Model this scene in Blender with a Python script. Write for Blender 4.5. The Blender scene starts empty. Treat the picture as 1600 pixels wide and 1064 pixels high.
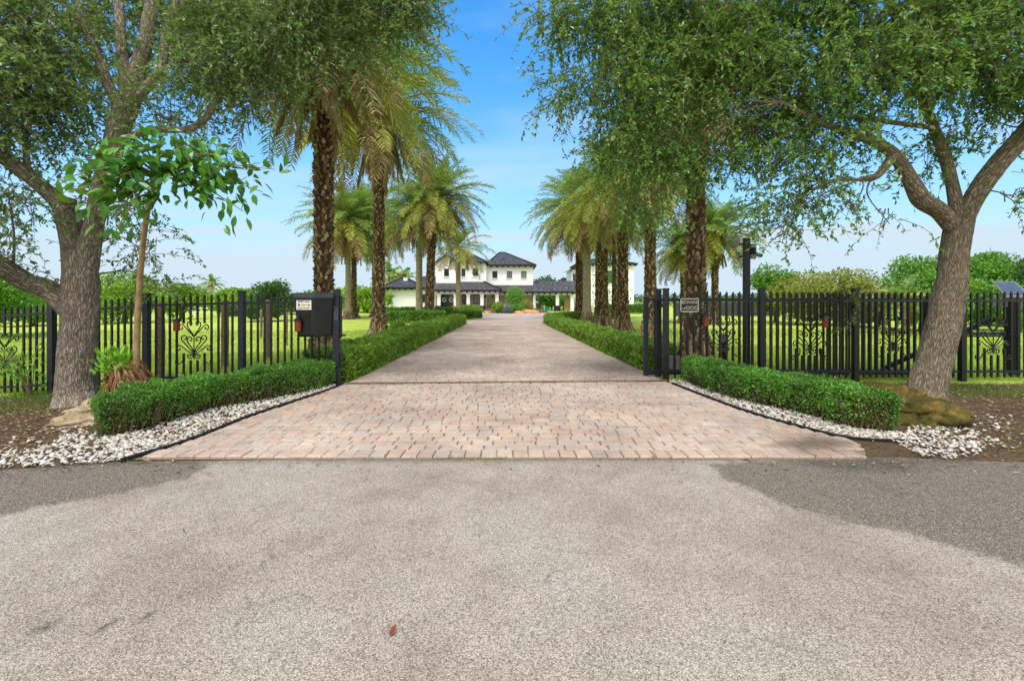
import bpy, math
import numpy as np
from mathutils import Vector
sc = bpy.context.scene
COL = sc.collection
rng = np.random.default_rng(7)
PI = math.pi
F, HZ, CAMH = 711.0, 470.0, 1.6           # focal length and horizon of the photograph (pixels), camera height (m)

def at(px, py, D):                          # world point seen at a photograph pixel, D metres away
    return np.array([(px - 800) / F * D, D, CAMH - (py - HZ) / F * D])
def gp(px, py, z=0.0):                      # ground point seen at a pixel
    D = F * (CAMH - z) / (py - HZ)
    return np.array([(px - 800) / F * D, D, z])
def S(r, g, b):
    f = lambda c: c / 12.92 if c <= .04045 else ((c + .055) / 1.055) ** 2.4
    return (f(r / 255), f(g / 255), f(b / 255))
def sstep(a, b, x):
    t = np.clip((x - a) / (b - a), 0, 1); return t * t * (3 - 2 * t)
def gz(x, y):                               # the verge falls gently towards the left
    x = np.asarray(x, float); y = np.asarray(y, float)
    return -0.25 * sstep(-4.6, -9.5, -(-x)) * sstep(4.6, 7.5, y) * (1 - sstep(16, 34, y)) if False else \
        -0.25 * (1 - sstep(-9.5, -4.8, x)) * sstep(4.8, 7.5, y) * (1 - sstep(16, 34, y))

def _h(ix, iy, iz):
    n = (ix * 374761393 + iy * 668265263 + iz * 2147483647 + 1013904223) & 0xffffffff
    n = ((n ^ (n >> 13)) * 1274126177) & 0xffffffff
    return ((n ^ (n >> 16)) & 0xffff) / 65535.0
def vn(P):                                  # value noise, 0..1
    P = np.asarray(P, float); i = np.floor(P).astype(np.int64); f = P - i; f = f * f * (3 - 2 * f)
    r = 0
    for a in (0, 1):
        for b in (0, 1):
            for c in (0, 1):
                w = (f[:, 0] if a else 1 - f[:, 0]) * (f[:, 1] if b else 1 - f[:, 1]) * (f[:, 2] if c else 1 - f[:, 2])
                r = r + w * _h(i[:, 0] + a, i[:, 1] + b, i[:, 2] + c)
    return r
def fbm(P, o=4):
    r = 0; a = .5
    for k in range(o):
        r = r + a * vn(P * 2 ** k + 17.3 * k); a *= .5
    return r / (1 - .5 ** o)

# ---------------------------------------------------------------- meshes
class MB:
    def __init__(s): s.v = []; s.f = []; s.n = 0; s.bc = []; s.at = []
    def add(s, v, faces, mi=0, bc=None):
        v = np.asarray(v, float).reshape(-1, 3)
        if not isinstance(faces, list) or np.isscalar(faces[0][0]): faces = [faces]
        for f in faces:
            f = np.asarray(f, np.int64)
            if f.size: s.f.append((f + s.n, mi))
        s.v.append(v); s.bc.append(v * 0 if bc is None else np.asarray(bc, float)); s.n += len(v)
    def mesh(s, name, mats, smooth=False, bc=False):
        me = bpy.data.meshes.new(name)
        V = np.concatenate(s.v); me.vertices.add(len(V)); me.vertices.foreach_set('co', V.ravel())
        loops = np.concatenate([f.ravel() for f, _ in s.f])
        cnt = np.concatenate([np.full(len(f), f.shape[1]) for f, _ in s.f])
        mi = np.concatenate([np.full(len(f), m) for f, m in s.f])
        me.loops.add(len(loops)); me.loops.foreach_set('vertex_index', loops.astype(np.int32))
        me.polygons.add(len(cnt))
        me.polygons.foreach_set('loop_start', np.concatenate([[0], np.cumsum(cnt)[:-1]]).astype(np.int32))
        me.polygons.foreach_set('material_index', mi.astype(np.int32))
        me.polygons.foreach_set('use_smooth', np.full(len(cnt), bool(smooth)))
        if bc:
            a = me.attributes.new('bc', 'FLOAT_VECTOR', 'POINT'); a.data.foreach_set('vector', np.concatenate(s.bc).ravel())
        for m in (mats if isinstance(mats, (list, tuple)) else [mats]): me.materials.append(m)
        me.update(calc_edges=True); me.validate()
        return me
    def build(s, name, mats, parent=None, smooth=False, bc=False):
        o = bpy.data.objects.new(name, s.mesh(name, mats, smooth, bc)); COL.objects.link(o)
        if parent: o.parent = parent
        return o

def tag(o, label=None, cat=None, group=None, kind=None):
    for k, v in (('label', label), ('category', cat), ('group', group), ('kind', kind)):
        if v: o[k] = v
    return o
def thing(name, label, cat, loc=(0, 0, 0), group=None, rz=0):
    o = bpy.data.objects.new(name, None); COL.objects.link(o); o.location = loc; o.rotation_euler[2] = rz
    o.empty_display_size = .2
    return tag(o, label, cat, group)
def keep(o, parent):                        # parent while the mesh is already in world coordinates
    o.parent = parent; o.location = tuple(-c for c in parent.location); return o

BOXF = np.array([[0, 3, 2, 1], [4, 5, 6, 7], [0, 1, 5, 4], [1, 2, 6, 5], [2, 3, 7, 6], [3, 0, 4, 7]])
def box(mb, x0, x1, y0, y1, z0, z1, mi=0):
    mb.add([[x0, y0, z0], [x1, y0, z0], [x1, y1, z0], [x0, y1, z0], [x0, y0, z1], [x1, y0, z1], [x1, y1, z1], [x0, y1, z1]], BOXF, mi)
def hexa(mb, P, mi=0): mb.add(P, BOXF, mi)
def bar(mb, a, b, w, h, mi=0):              # box-section bar from a to b
    a = np.array(a, float); b = np.array(b, float); d = b - a; d /= np.linalg.norm(d)
    u = np.cross(d, [0, 0, 1.]);
    if np.linalg.norm(u) < .05: u = np.array([1., 0, 0])
    u /= np.linalg.norm(u); t = np.cross(u, d); u = u * w / 2; t = t * h / 2
    mb.add([a - u - t, a + u - t, a + u + t, a - u + t, b - u - t, b + u - t, b + u + t, b - u + t], BOXF, mi)
def smoothpath(P, R, per=6):
    P = np.asarray(P, float); n = len(P); R = np.broadcast_to(np.asarray(R, float), (n,))
    Q = np.vstack([2 * P[0] - P[1], P, 2 * P[-1] - P[-2]]); out = []; rr = []
    for i in range(n - 1):
        p0, p1, p2, p3 = Q[i:i + 4]
        for t in np.linspace(0, 1, per, endpoint=(i == n - 2)):
            out.append(.5 * ((2 * p1) + (-p0 + p2) * t + (2 * p0 - 5 * p1 + 4 * p2 - p3) * t * t + (-p0 + 3 * p1 - 3 * p2 + p3) * t ** 3))
            rr.append(R[i] * (1 - t) + R[i + 1] * t)
    return np.array(out), np.array(rr)
def tube(mb, P, R, k=8, mi=0, rough=0, cap=True, per=0, ridge=0):
    if per: P, R = smoothpath(P, R, per)
    P = np.asarray(P, float); R = np.broadcast_to(np.asarray(R, float), (len(P),)); n = len(P)
    T = np.gradient(P, axis=0); T /= np.linalg.norm(T, axis=1)[:, None] + 1e-9
    u = np.cross(T[0], [0.31, .9, .2]); u /= np.linalg.norm(u); U = [u]
    for i in range(1, n):
        u = U[-1] - T[i] * np.dot(U[-1], T[i]); U.append(u / (np.linalg.norm(u) + 1e-9))
    U = np.array(U); W = np.cross(T, U)
    a = np.linspace(0, 2 * PI, k, endpoint=False); ca, sa = np.cos(a), np.sin(a)
    L = np.concatenate([[0], np.cumsum(np.linalg.norm(np.diff(P, axis=0), axis=1))])
    V = U[:, None, :] * ca[None, :, None] + W[:, None, :] * sa[None, :, None]
    rad = R[:, None] * np.ones((1, k)); rm = R.max()
    bc = np.stack([np.broadcast_to(ca * rm, (n, k)), np.broadcast_to(sa * rm, (n, k)), np.repeat(L[:, None], k, 1)], -1)
    if rough: rad = rad * (1 + rough * (fbm((bc * 3 + 11).reshape(-1, 3) * [1, 1, .5], 3).reshape(n, k) - .5) * 2)
    if ridge:
        q_ = bc.reshape(-1, 3) * [1, 1, .24]; q_ = q_ + .05 * np.c_[vn(q_ * 9), vn(q_ * 9 + 40), 0 * q_[:, 0]]; rd = np.abs(2 * vn(q_ * 15) - 1) * .65 + np.abs(2 * vn(q_ * 31 + 9) - 1) * .35; rad = rad - ridge * (1 - rd.reshape(n, k)) ** 3 * np.minimum(1, rad / .2)
    V = P[:, None, :] + V * rad[..., None]
    i = np.arange(n - 1)[:, None] * k; j = np.arange(k)[None, :]; j2 = (j + 1) % k
    fs = [np.stack([i + j, i + j2, i + k + j2, i + k + j], -1).reshape(-1, 4)]
    vv = V.reshape(-1, 3); bb = bc.reshape(-1, 3)
    if cap:
        vv = np.vstack([vv, P[-1] + T[-1] * R[-1] * .4]); bb = np.vstack([bb, bb[-1]])
        jj = np.arange(k); fs.append(np.stack([(n - 1) * k + jj, (n - 1) * k + (jj + 1) % k, np.full(k, n * k)], -1))
    mb.add(vv, fs, mi, bb)
def tubes(mb, P, R, k=3, mi=0):             # many thin tubes at once: P (n,m,3), R (m,)
    n, m, _ = P.shape; T = np.gradient(P, axis=1); T /= np.linalg.norm(T, axis=2, keepdims=True) + 1e-9
    U = np.cross(T, np.array([.37, .21, .9])); U /= np.linalg.norm(U, axis=2, keepdims=True) + 1e-9; W = np.cross(T, U)
    a = np.arange(k) * 2 * PI / k
    V = P[:, :, None, :] + (U[:, :, None, :] * np.cos(a)[:, None] + W[:, :, None, :] * np.sin(a)[:, None]) * np.asarray(R)[None, :, None, None]
    b = np.arange(n)[:, None, None] * m * k + np.arange(m - 1)[None, :, None] * k; j = np.arange(k)[None, None, :]; j2 = (j + 1) % k
    f = np.stack([b + j, b + j2, b + k + j2, b + k + j], -1).reshape(-1, 4)
    mb.add(V.reshape(-1, 3), f, mi, V.reshape(-1, 3))
def unit(v): return v / (np.linalg.norm(v, axis=-1, keepdims=True) + 1e-9)
def leaves(mb, P, D, L, W, mi=0, fold=.25, N=None, mid=.5):   # pointed folded leaves, two facets each
    n = len(P); D = unit(D); N = rng.normal(size=(n, 3)) if N is None else N
    Sd = unit(np.cross(D, N)); N = np.cross(Sd, D)
    L = np.broadcast_to(L, (n,))[:, None]; W = np.broadcast_to(W, (n,))[:, None]
    m = P + D * L * mid + N * W * fold
    V = np.stack([P, m + Sd * W / 2, P + D * L, m - Sd * W / 2], 1).reshape(-1, 3)
    i = np.arange(n)[:, None] * 4
    mb.add(V, np.vstack([i + [0, 1, 2], i + [0, 2, 3]]), mi)
def broad(mb, P, D, L, W, mi=0, N=None, droop=.15):           # larger leaves: six points, rounded outline, bent along the midrib
    n = len(P); D = unit(D); N = rng.normal(size=(n, 3)) if N is None else N
    Sd = unit(np.cross(D, N)); N = np.cross(Sd, D); L = np.broadcast_to(L, (n,))[:, None]; W = np.broadcast_to(W, (n,))[:, None]
    q = lambda t, s, h: P + D * L * t + Sd * W * s + N * (W * h - L * droop * t * t)
    V = np.stack([q(0, 0, 0), q(.3, .42, .12), q(.62, .45, .12), q(1, 0, 0), q(.62, -.45, .12), q(.3, -.42, .12), q(.3, 0, 0), q(.62, 0, 0)], 1).reshape(-1, 3)
    i = np.arange(n)[:, None] * 8
    mb.add(V, [np.vstack([i + [0, 1, 6], i + [0, 6, 5], i + [2, 3, 7], i + [3, 4, 7]]), np.vstack([i + [1, 2, 7, 6], i + [6, 7, 4, 5]])], mi)
_ico = {}
def ico(sub):
    if sub not in _ico:
        import bmesh
        bm = bmesh.new(); bmesh.ops.create_icosphere(bm, subdivisions=sub, radius=1)
        _ico[sub] = (np.array([v.co[:] for v in bm.verts]), np.array([[v.index for v in f.verts] for f in bm.faces])); bm.free()
    return _ico[sub]
def lathe(mb, prof, c, k=12, mi=0):
    prof = np.array(prof, float); n = len(prof); a = np.linspace(0, 2 * PI, k, endpoint=False)
    V = np.stack([c[0] + prof[:, 0, None] * np.cos(a), c[1] + prof[:, 0, None] * np.sin(a), c[2] + prof[:, 1, None] + 0 * a], -1).reshape(-1, 3)
    i = np.arange(n - 1)[:, None] * k; j = np.arange(k)[None]; j2 = (j + 1) % k
    mb.add(V, np.stack([i + j, i + j2, i + k + j2, i + k + j], -1).reshape(-1, 4), mi, V)

# ---------------------------------------------------------------- materials
class NT:
    def __init__(s, name):
        s.m = bpy.data.materials.new(name); s.m.use_nodes = True; s.t = s.m.node_tree; s.b = s.t.nodes['Principled BSDF']
    def n(s, ty, **k):
        x = s.t.nodes.new(ty)
        for a, v in k.items():
            if a in x.bl_rna.properties: setattr(x, a, v)
        return x
    def l(s, a, b): s.t.links.new(a, b)
    def coord(s, what='Object', scale=(1, 1, 1)):
        mp = s.n('ShaderNodeMapping'); mp.inputs['Scale'].default_value = scale
        if what == 'bc': s.l(s.n('ShaderNodeAttribute', attribute_name='bc').outputs['Vector'], mp.inputs[0])
        else: s.l(s.n('ShaderNodeTexCoord').outputs[what], mp.inputs[0])
        return mp.outputs[0]
    def noise(s, sc_, co, det=5, ro=.6):
        x = s.n('ShaderNodeTexNoise'); x.inputs['Scale'].default_value = sc_; x.inputs['Detail'].default_value = det; x.inputs['Roughness'].default_value = ro
        s.l(co, x.inputs['Vector']); return x.outputs['Fac']
    def vor(s, sc_, co, feat='F1'):
        x = s.n('ShaderNodeTexVoronoi', feature=feat); x.inputs['Scale'].default_value = sc_; s.l(co, x.inputs['Vector']); return x
    def ramp(s, fac, stops, const=False):
        x = s.n('ShaderNodeValToRGB'); e = x.color_ramp.elements
        if const: x.color_ramp.interpolation = 'CONSTANT'
        while len(e) < len(stops): e.new(.5)
        for k, (p, c) in enumerate(stops):
            e[k].position = p; e[k].color = (*c, 1) if isinstance(c, tuple) else (c, c, c, 1)
        s.l(fac, x.inputs[0]); return x.outputs[0]
    def mix(s, fac, a, b, mode='MIX'):
        x = s.n('ShaderNodeMix', data_type='RGBA', blend_type=mode)
        for i, v in ((0, fac), (6, a), (7, b)):
            if isinstance(v, (int, float)): x.inputs[i].default_value = v
            elif isinstance(v, tuple): x.inputs[i].default_value = (*v, 1)
            else: s.l(v, x.inputs[i])
        return x.outputs[2]
    def math(s, op, a, b=0, clamp=False):
        x = s.n('ShaderNodeMath', operation=op); x.use_clamp = clamp
        for i, v in ((0, a), (1, b)):
            if isinstance(v, (int, float)): x.inputs[i].default_value = v
            else: s.l(v, x.inputs[i])
        return x.outputs[0]
    def bump(s, h, st=.5, d=.02):
        x = s.n('ShaderNodeBump'); x.inputs['Strength'].default_value = st; x.inputs['Distance'].default_value = d
        s.l(h, x.inputs['Height']); s.l(x.outputs[0], s.b.inputs['Normal'])
    def fin(s, col=None, rough=.7, spec=.3, metal=0):
        if col is not None:
            if isinstance(col, tuple): s.b.inputs['Base Color'].default_value = (*col, 1)
            else: s.l(col, s.b.inputs['Base Color'])
        if isinstance(rough, (int, float)): s.b.inputs['Roughness'].default_value = rough
        else: s.l(rough, s.b.inputs['Roughness'])
        s.b.inputs['Specular IOR Level'].default_value = spec; s.b.inputs['Metallic'].default_value = metal
        return s.m
def plain(name, a, b=None, sc_=8, rough=.6, spec=.3, metal=0, bump=0, bd=.01):
    t = NT(name); co = t.coord(); nz = t.noise(sc_, co)
    b = b or tuple(c * .8 for c in a)
    if bump: t.bump(nz, bump, bd)
    return t.fin(t.ramp(nz, [(.35, b), (.65, a)]), rough, spec, metal)
def leafm(name, cols, trans=.35, rough=.5, spec=.35, tcol=None, clump=0):
    t = NT(name); g = t.n('ShaderNodeNewGeometry'); n = len(cols)
    c = t.ramp(g.outputs['Random Per Island'], [(i / (n - 1), c) for i, c in enumerate(cols)])
    if clump: c = t.mix(1, c, t.ramp(t.noise(clump, t.coord(), 4, .65), [(.32, S(196, 204, 200)), (.5, S(240, 242, 236)), (.68, (1.25, 1.2, .95))]), 'MULTIPLY')
    t.fin(c, rough, spec)
    tr = t.n('ShaderNodeBsdfTranslucent'); t.l(t.mix(.6, c, tcol or (.30, .42, .04)), tr.inputs[0])
    ms = t.n('ShaderNodeMixShader'); ms.inputs[0].default_value = trans
    t.l(t.b.outputs[0], ms.inputs[1]); t.l(tr.outputs[0], ms.inputs[2]); t.l(ms.outputs[0], t.t.nodes['Material Output'].inputs[0])
    return t.m
def island(name, cols, rough=.8, spec=.2, nz=None, bump=0, bd=.004):
    t = NT(name); g = t.n('ShaderNodeNewGeometry'); n = len(cols)
    c = t.ramp(g.outputs['Random Per Island'], [(i / (n - 1), c) for i, c in enumerate(cols)])
    if nz:
        f = t.noise(nz, t.coord()); c = t.mix(1.0, c, t.ramp(f, [(.3, .72), (.7, 1.12)]), 'MULTIPLY')
        if bump: t.bump(f, bump, bd)
    return t.fin(c, rough, spec)

def wobv(t, co, sc_, amt):
    nn = t.n('ShaderNodeTexNoise'); nn.inputs['Scale'].default_value = sc_ * 4; nn.inputs['Detail'].default_value = 6; t.l(co, nn.inputs['Vector'])
    x = t.n('ShaderNodeVectorMath', operation='MULTIPLY_ADD'); t.l(nn.outputs['Color'], x.inputs[0]); x.inputs[1].default_value = (amt * .4,) * 3; t.l(co, x.inputs[2]); return x.outputs[0]
def road_material():
    t = NT('asphalt'); co = t.coord()
    v = t.vor(165, co); g = t.n('ShaderNodeSeparateColor'); t.l(v.outputs['Color'], g.inputs[0])
    chip = t.ramp(g.outputs[0], [(0, S(112, 105, 96)), (.2, S(151, 143, 132)), (.6, S(172, 165, 154)), (1, S(206, 200, 190))])
    chipd = t.ramp(g.outputs[0], [(0, S(72, 66, 59)), (.35, S(104, 97, 87)), (.8, S(130, 120, 106)), (1, S(178, 169, 152))])
    gap = t.ramp(v.outputs['Distance'], [(.45, 1.0), (.85, .6)])
    big = t.noise(.55, co, 6, .65); med = t.noise(3.2, co, 5, .7); fine = t.noise(30, co, 3, .7)
    chip = t.mix(1, chip, t.ramp(big, [(.32, S(216, 209, 201)), (.5, S(248, 244, 240)), (.68, S(255, 255, 255))]), 'MULTIPLY')
    chip = t.mix(1, chip, t.ramp(med, [(.3, .86), (.62, 1.03)]), 'MULTIPLY')
    stain = t.ramp(t.noise(1.7, co, 7, .75), [(.66, 0.0), (.76, 1.0)])
    chip = t.mix(t.math('MULTIPLY', stain, .35), chip, S(172, 140, 92))
    a = t.n('ShaderNodeAttribute', attribute_name='bc'); sp = t.n('ShaderNodeSeparateXYZ'); t.l(a.outputs['Vector'], sp.inputs[0])
    edge = t.math('ADD', sp.outputs[0], t.math('MULTIPLY', t.math('SUBTRACT', t.noise(9, co, 6, .75), .5), .9))
    mask = t.ramp(edge, [(.40, 0.0), (.62, 1.0)])
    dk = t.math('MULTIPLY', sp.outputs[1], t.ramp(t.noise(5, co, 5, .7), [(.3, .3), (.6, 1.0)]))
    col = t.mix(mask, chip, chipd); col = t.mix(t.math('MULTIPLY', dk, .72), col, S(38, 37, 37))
    vc = t.vor(.62, wobv(t, co, .5, 1.4), 'DISTANCE_TO_EDGE'); hair = t.math('MULTIPLY', t.ramp(vc.outputs['Distance'], [(.0, 1.0), (.006, 0.0)]), t.ramp(t.noise(1.1, co, 3), [(.5, 0.0), (.62, .6)])); col = t.mix(hair, col, S(86, 80, 73))
    crack = t.math('MULTIPLY', sp.outputs[2], t.ramp(fine, [(.4, .4), (.55, 1.0)])); col = t.mix(crack, col, S(50, 46, 42))
    col = t.mix(1, col, gap, 'MULTIPLY')
    h = t.math('SUBTRACT', 1, v.outputs['Distance']); t.bump(t.math('ADD', h, t.math('MULTIPLY', fine, .6)), .7, .006)
    return t.fin(col, .82, .25)
def paver_material():
    t = NT('paver_clay'); co = t.coord(); g = t.n('ShaderNodeNewGeometry')
    c = t.ramp(g.outputs['Random Per Island'], [(0, S(181, 160, 147)), (.25, S(193, 174, 160)), (.45, S(187, 169, 156)), (.6, S(181, 171, 163)), (.75, S(196, 179, 164)), (.9, S(173, 163, 156)), (1, S(192, 167, 152))])
    lo = t.noise(.7, co, 5, .65); fi = t.noise(45, co, 4, .7); md = t.noise(6, co, 5, .7)
    c = t.mix(1, c, t.ramp(lo, [(.3, S(208, 200, 194)), (.65, S(255, 253, 250))]), 'MULTIPLY')
    c = t.mix(1, c, t.ramp(fi, [(.3, .8), (.6, 1.06)]), 'MULTIPLY'); c = t.mix(1, c, t.ramp(md, [(.3, .84), (.6, 1.04)]), 'MULTIPLY')
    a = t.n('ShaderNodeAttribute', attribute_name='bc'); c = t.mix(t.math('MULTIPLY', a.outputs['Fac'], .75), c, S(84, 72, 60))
    t.bump(fi, .45, .004); return t.fin(c, .82, .25)
def court_material():
    t = NT('court_paving'); co = t.coord(); b = t.n('ShaderNodeTexBrick'); t.l(co, b.inputs['Vector'])
    for k, v in (('Scale', 1), ('Mortar Size', .008), ('Brick Width', .24), ('Row Height', .16)): b.inputs[k].default_value = v
    b.inputs['Color1'].default_value = (*S(192, 174, 162), 1); b.inputs['Color2'].default_value = (*S(182, 167, 157), 1); b.inputs['Mortar'].default_value = (*S(140, 124, 112), 1)
    return t.fin(t.mix(1, b.outputs[0], t.ramp(t.noise(.6, co), [(.3, .85), (.7, 1.05)]), 'MULTIPLY'), .85, .2)
def bark_material(name, a, b, c, sx=22, sz=4.5):
    t = NT(name); co = t.coord('bc', (1, 1, .28))
    wob = t.n('ShaderNodeVectorMath', operation='ADD'); nn = t.n('ShaderNodeTexNoise'); nn.inputs['Scale'].default_value = 7; t.l(co, nn.inputs['Vector'])
    sb = t.n('ShaderNodeVectorMath', operation='MULTIPLY_ADD'); t.l(nn.outputs['Color'], sb.inputs[0]); sb.inputs[1].default_value = (.07, .07, .12); t.l(co, sb.inputs[2])
    v = t.vor(sx, sb.outputs[0], 'DISTANCE_TO_EDGE'); v2 = t.vor(sx * 2.3, sb.outputs[0], 'DISTANCE_TO_EDGE'); n2 = t.noise(70, t.coord('bc', (1, 1, .4)), 6, .75); n3 = t.noise(2.6, t.coord('bc'), 5, .65)
    h = t.math('ADD', t.math('ADD', t.math('MULTIPLY', t.ramp(v.outputs['Distance'], [(0, 0.0), (.3, 1.0)]), .45), t.math('MULTIPLY', t.ramp(v2.outputs['Distance'], [(0, 0.0), (.3, 1.0)]), .3)), t.math('MULTIPLY', n2, .55))
    col = t.ramp(h, [(.28, a), (.62, b), (.95, c)])
    col = t.mix(1, col, t.ramp(n3, [(.3, .78), (.7, 1.12)]), 'MULTIPLY')
    lich = t.ramp(t.noise(5, t.coord('bc', (1, 1, .6)), 6, .7), [(.6, 0.0), (.72, 1.0)])
    col = t.mix(t.math('MULTIPLY', lich, .5), col, S(168, 166, 156))
    t.bump(h, 1.0, .035); return t.fin(col, .9, .15)
def lawn_material():
    t = NT('lawn'); co = t.coord(); big = t.noise(.16, co, 5, .6); md = t.noise(1.5, co, 6, .7); fi = t.noise(28, co, 4, .8)
    c = t.ramp(md, [(.25, S(150, 172, 66)), (.5, S(176, 196, 82)), (.75, S(200, 212, 108))])
    c = t.mix(1, c, t.ramp(fi, [(.3, .75), (.65, 1.1)]), 'MULTIPLY'); c = t.mix(1, c, t.ramp(big, [(.35, .8), (.65, 1.08)]), 'MULTIPLY')
    t.bump(fi, .8, .04); return t.fin(c, .9, .1)
def soil_material():
    t = NT('mulch_soil'); co = t.coord(); md = t.noise(2.2, co, 6, .7); fi = t.noise(38, co, 5, .8)
    c = t.ramp(fi, [(.28, S(54, 43, 32)), (.5, S(100, 82, 62)), (.72, S(150, 132, 108))])
    c = t.mix(1, c, t.ramp(md, [(.3, .7), (.7, 1.15)]), 'MULTIPLY')
    gr = t.ramp(t.noise(1.3, co, 6, .75), [(.56, 0.0), (.7, 1.0)]); c = t.mix(t.math('MULTIPLY', gr, .55), c, S(92, 96, 44))
    t.bump(fi, 1, .03); return t.fin(c, .95, .1)
def tile_material():
    t = NT('roof_tile'); g = t.n('ShaderNodeNewGeometry'); co = t.coord()
    c = t.ramp(g.outputs['Random Per Island'], [(0, S(52, 52, 58)), (.5, S(72, 72, 78)), (1, S(96, 96, 101))])
    c = t.mix(1, c, t.ramp(t.noise(1.4, co), [(.3, .8), (.7, 1.1)]), 'MULTIPLY'); return t.fin(c, .55, .4)
def rock_material(name, a, b, c):
    t = NT(name); co = t.coord(); n1 = t.noise(4, co, 7, .65); n2 = t.noise(26, co, 6, .7)
    col = t.ramp(n1, [(.3, a), (.5, b), (.7, c)]); col = t.mix(1, col, t.ramp(n2, [(.3, .55), (.65, 1.15)]), 'MULTIPLY')
    t.bump(t.math('ADD', n1, t.math('MULTIPLY', n2, .5)), 1, .05); return t.fin(col, .92, .15)

M = {}
M['road'] = road_material(); M['paver'] = paver_material(); M['court'] = court_material(); M['lawn'] = lawn_material(); M['soil'] = soil_material()
M['bark'] = bark_material('oak_bark', S(92, 81, 69), S(160, 147, 131), S(206, 196, 182))
M['bark2'] = bark_material('oak_bark_brown', S(90, 78, 62), S(150, 136, 114), S(190, 177, 156), 25)
M['twig'] = plain('twig_bark', S(118, 104, 82), S(80, 68, 52), 20, .9)
M['oakL'] = leafm('oak_leaf_grey_green', [S(68, 104, 48), S(90, 130, 64), S(116, 152, 90), S(154, 178, 128), S(114, 146, 66), S(76, 116, 52)], .38, .36, .6, None, 1.3)
M['oakR'] = leafm('oak_leaf_green', [S(50, 102, 40), S(72, 130, 50), S(96, 152, 62), S(132, 176, 92), S(138, 170, 74), S(60, 114, 44)], .38, .36, .6, None, 1.3)
M['hedge'] = leafm('hedge_leaf', [S(50, 108, 36), S(76, 140, 44), S(100, 164, 58), S(128, 186, 80), S(62, 122, 42), S(126, 136, 62)], .25, .35, .45, None, 1.6)
M['hedgeB'] = leafm('hedge_leaf_yellow', [S(84, 126, 36), S(116, 160, 50), S(140, 180, 66), S(164, 196, 84), S(98, 142, 42)], .3, .45, .35, None, 1.2)
M['core'] = plain('hedge_wood_shade', S(96, 80, 50), S(50, 50, 28), 30, .95, .1, 0, 1, .05)  # wood brown, darkened in colour to read as shade inside the hedge
M['ficus'] = leafm('ficus_leaf', [S(30, 84, 24), S(44, 108, 32), S(66, 136, 40), S(104, 164, 56), S(36, 92, 30)], .3, .3, .5)
M['lime'] = leafm('lime_leaf', [S(78, 150, 24), S(110, 182, 40), S(142, 198, 60)], .4, .35)
M['palmg'] = leafm('palm_leaflet_green', [S(84, 122, 54), S(106, 144, 68), S(130, 162, 84), S(152, 176, 100)], .35, .38)
M['palmy'] = leafm('palm_leaflet_yellow', [S(136, 156, 58), S(164, 176, 74), S(194, 190, 88), S(150, 168, 74)], .38, .45, .3, (.45, .42, .06))
M['palmd'] = leafm('palm_leaflet_dry', [S(134, 112, 76), S(164, 142, 102), S(188, 168, 128), S(118, 96, 66)], .15, .7, .15, (.4, .3, .1))
M['rachis'] = plain('palm_rachis', S(150, 146, 78), S(120, 112, 58), 9, .6)
M['boot'] = island('palm_boot', [S(78, 60, 42), S(112, 90, 66), S(146, 124, 96), S(186, 168, 140), S(96, 76, 54), S(128, 108, 82)], .9, .15, 24, .6)
M['ptrunk'] = plain('palm_fibre', S(84, 66, 46), S(46, 34, 24), 22, .95, .1, 0, .8, .03)
M['psmooth'] = plain('palm_smooth_trunk', S(168, 156, 132), S(124, 112, 90), 7, .85, .15, 0, .4, .02)
M['iron'] = plain('black_iron', S(26, 27, 31), S(18, 19, 22), 40, .42, .45)
M['postn'] = plain('navy_black_post', S(40, 43, 54), S(28, 30, 38), 12, .5, .4)
M['plastic'] = plain('black_plastic', S(34, 35, 36), S(24, 25, 26), 5, .5, .4)
M['white'] = plain('white_paint', S(236, 236, 233), S(224, 224, 220), 1.2, .7, .2)
M['stucco'] = plain('white_stucco', S(238, 239, 240), S(230, 231, 231), .8, .85, .15)
M['taupe'] = plain('taupe_wall', S(176, 164, 152), S(166, 154, 142), 1, .85, .15)
M['tile'] = tile_material(); M['dwood'] = plain('dark_fascia', S(40, 36, 36), S(30, 27, 27), 5, .7)
M['glass'] = plain('dark_glass', S(52, 60, 58), S(36, 42, 40), .5, .12, .6)
M['glassg'] = plain('pale_glass', S(120, 138, 134), S(90, 106, 100), .7, .15, .6)
M['frame'] = plain('black_frame', S(30, 30, 30), S(22, 22, 22), 5, .5)
M['lantern'] = plain('lantern_copper', S(150, 66, 40), S(116, 48, 30), 25, .45, .4)
M['wood'] = plain('weathered_wood', S(132, 118, 98), S(88, 76, 60), 14, .9, .1, 0, .6, .02)
M['grey'] = plain('grey_plastic', S(150, 150, 150), S(132, 132, 132), 9, .6)
M['letter'] = plain('sign_cream', S(214, 210, 198), S(196, 192, 180), 30, .7)
M['signbg'] = plain('sign_black', S(46, 48, 46), S(34, 36, 34), 18, .6)
M['lpaper'] = plain('label_white', S(232, 232, 230), S(222, 222, 220), 30, .5)
M['lyel'] = plain('label_yellow', S(226, 190, 60), S(206, 168, 50), 40, .5)
M['ink'] = plain('label_ink', S(90, 90, 92), S(70, 70, 72), 60, .6)
M['numsil'] = plain('number_grey', S(112, 116, 124), S(92, 96, 102), 60, .4)
M['gravel'] = island('white_stone', [S(176, 168, 156), S(206, 201, 193), S(220, 217, 211), S(164, 150, 134), S(196, 189, 178), S(210, 206, 199)], .8, .2, 30, .5)
M['litter'] = island('dry_leaf', [S(92, 68, 48), S(128, 100, 74), S(158, 134, 104), S(112, 86, 64), S(180, 160, 132)], .8, .15)
M['grassb'] = leafm('grass_blade', [S(144, 170, 64), S(166, 190, 80), S(188, 206, 100), S(134, 160, 62)], .3, .6, .2)
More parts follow.
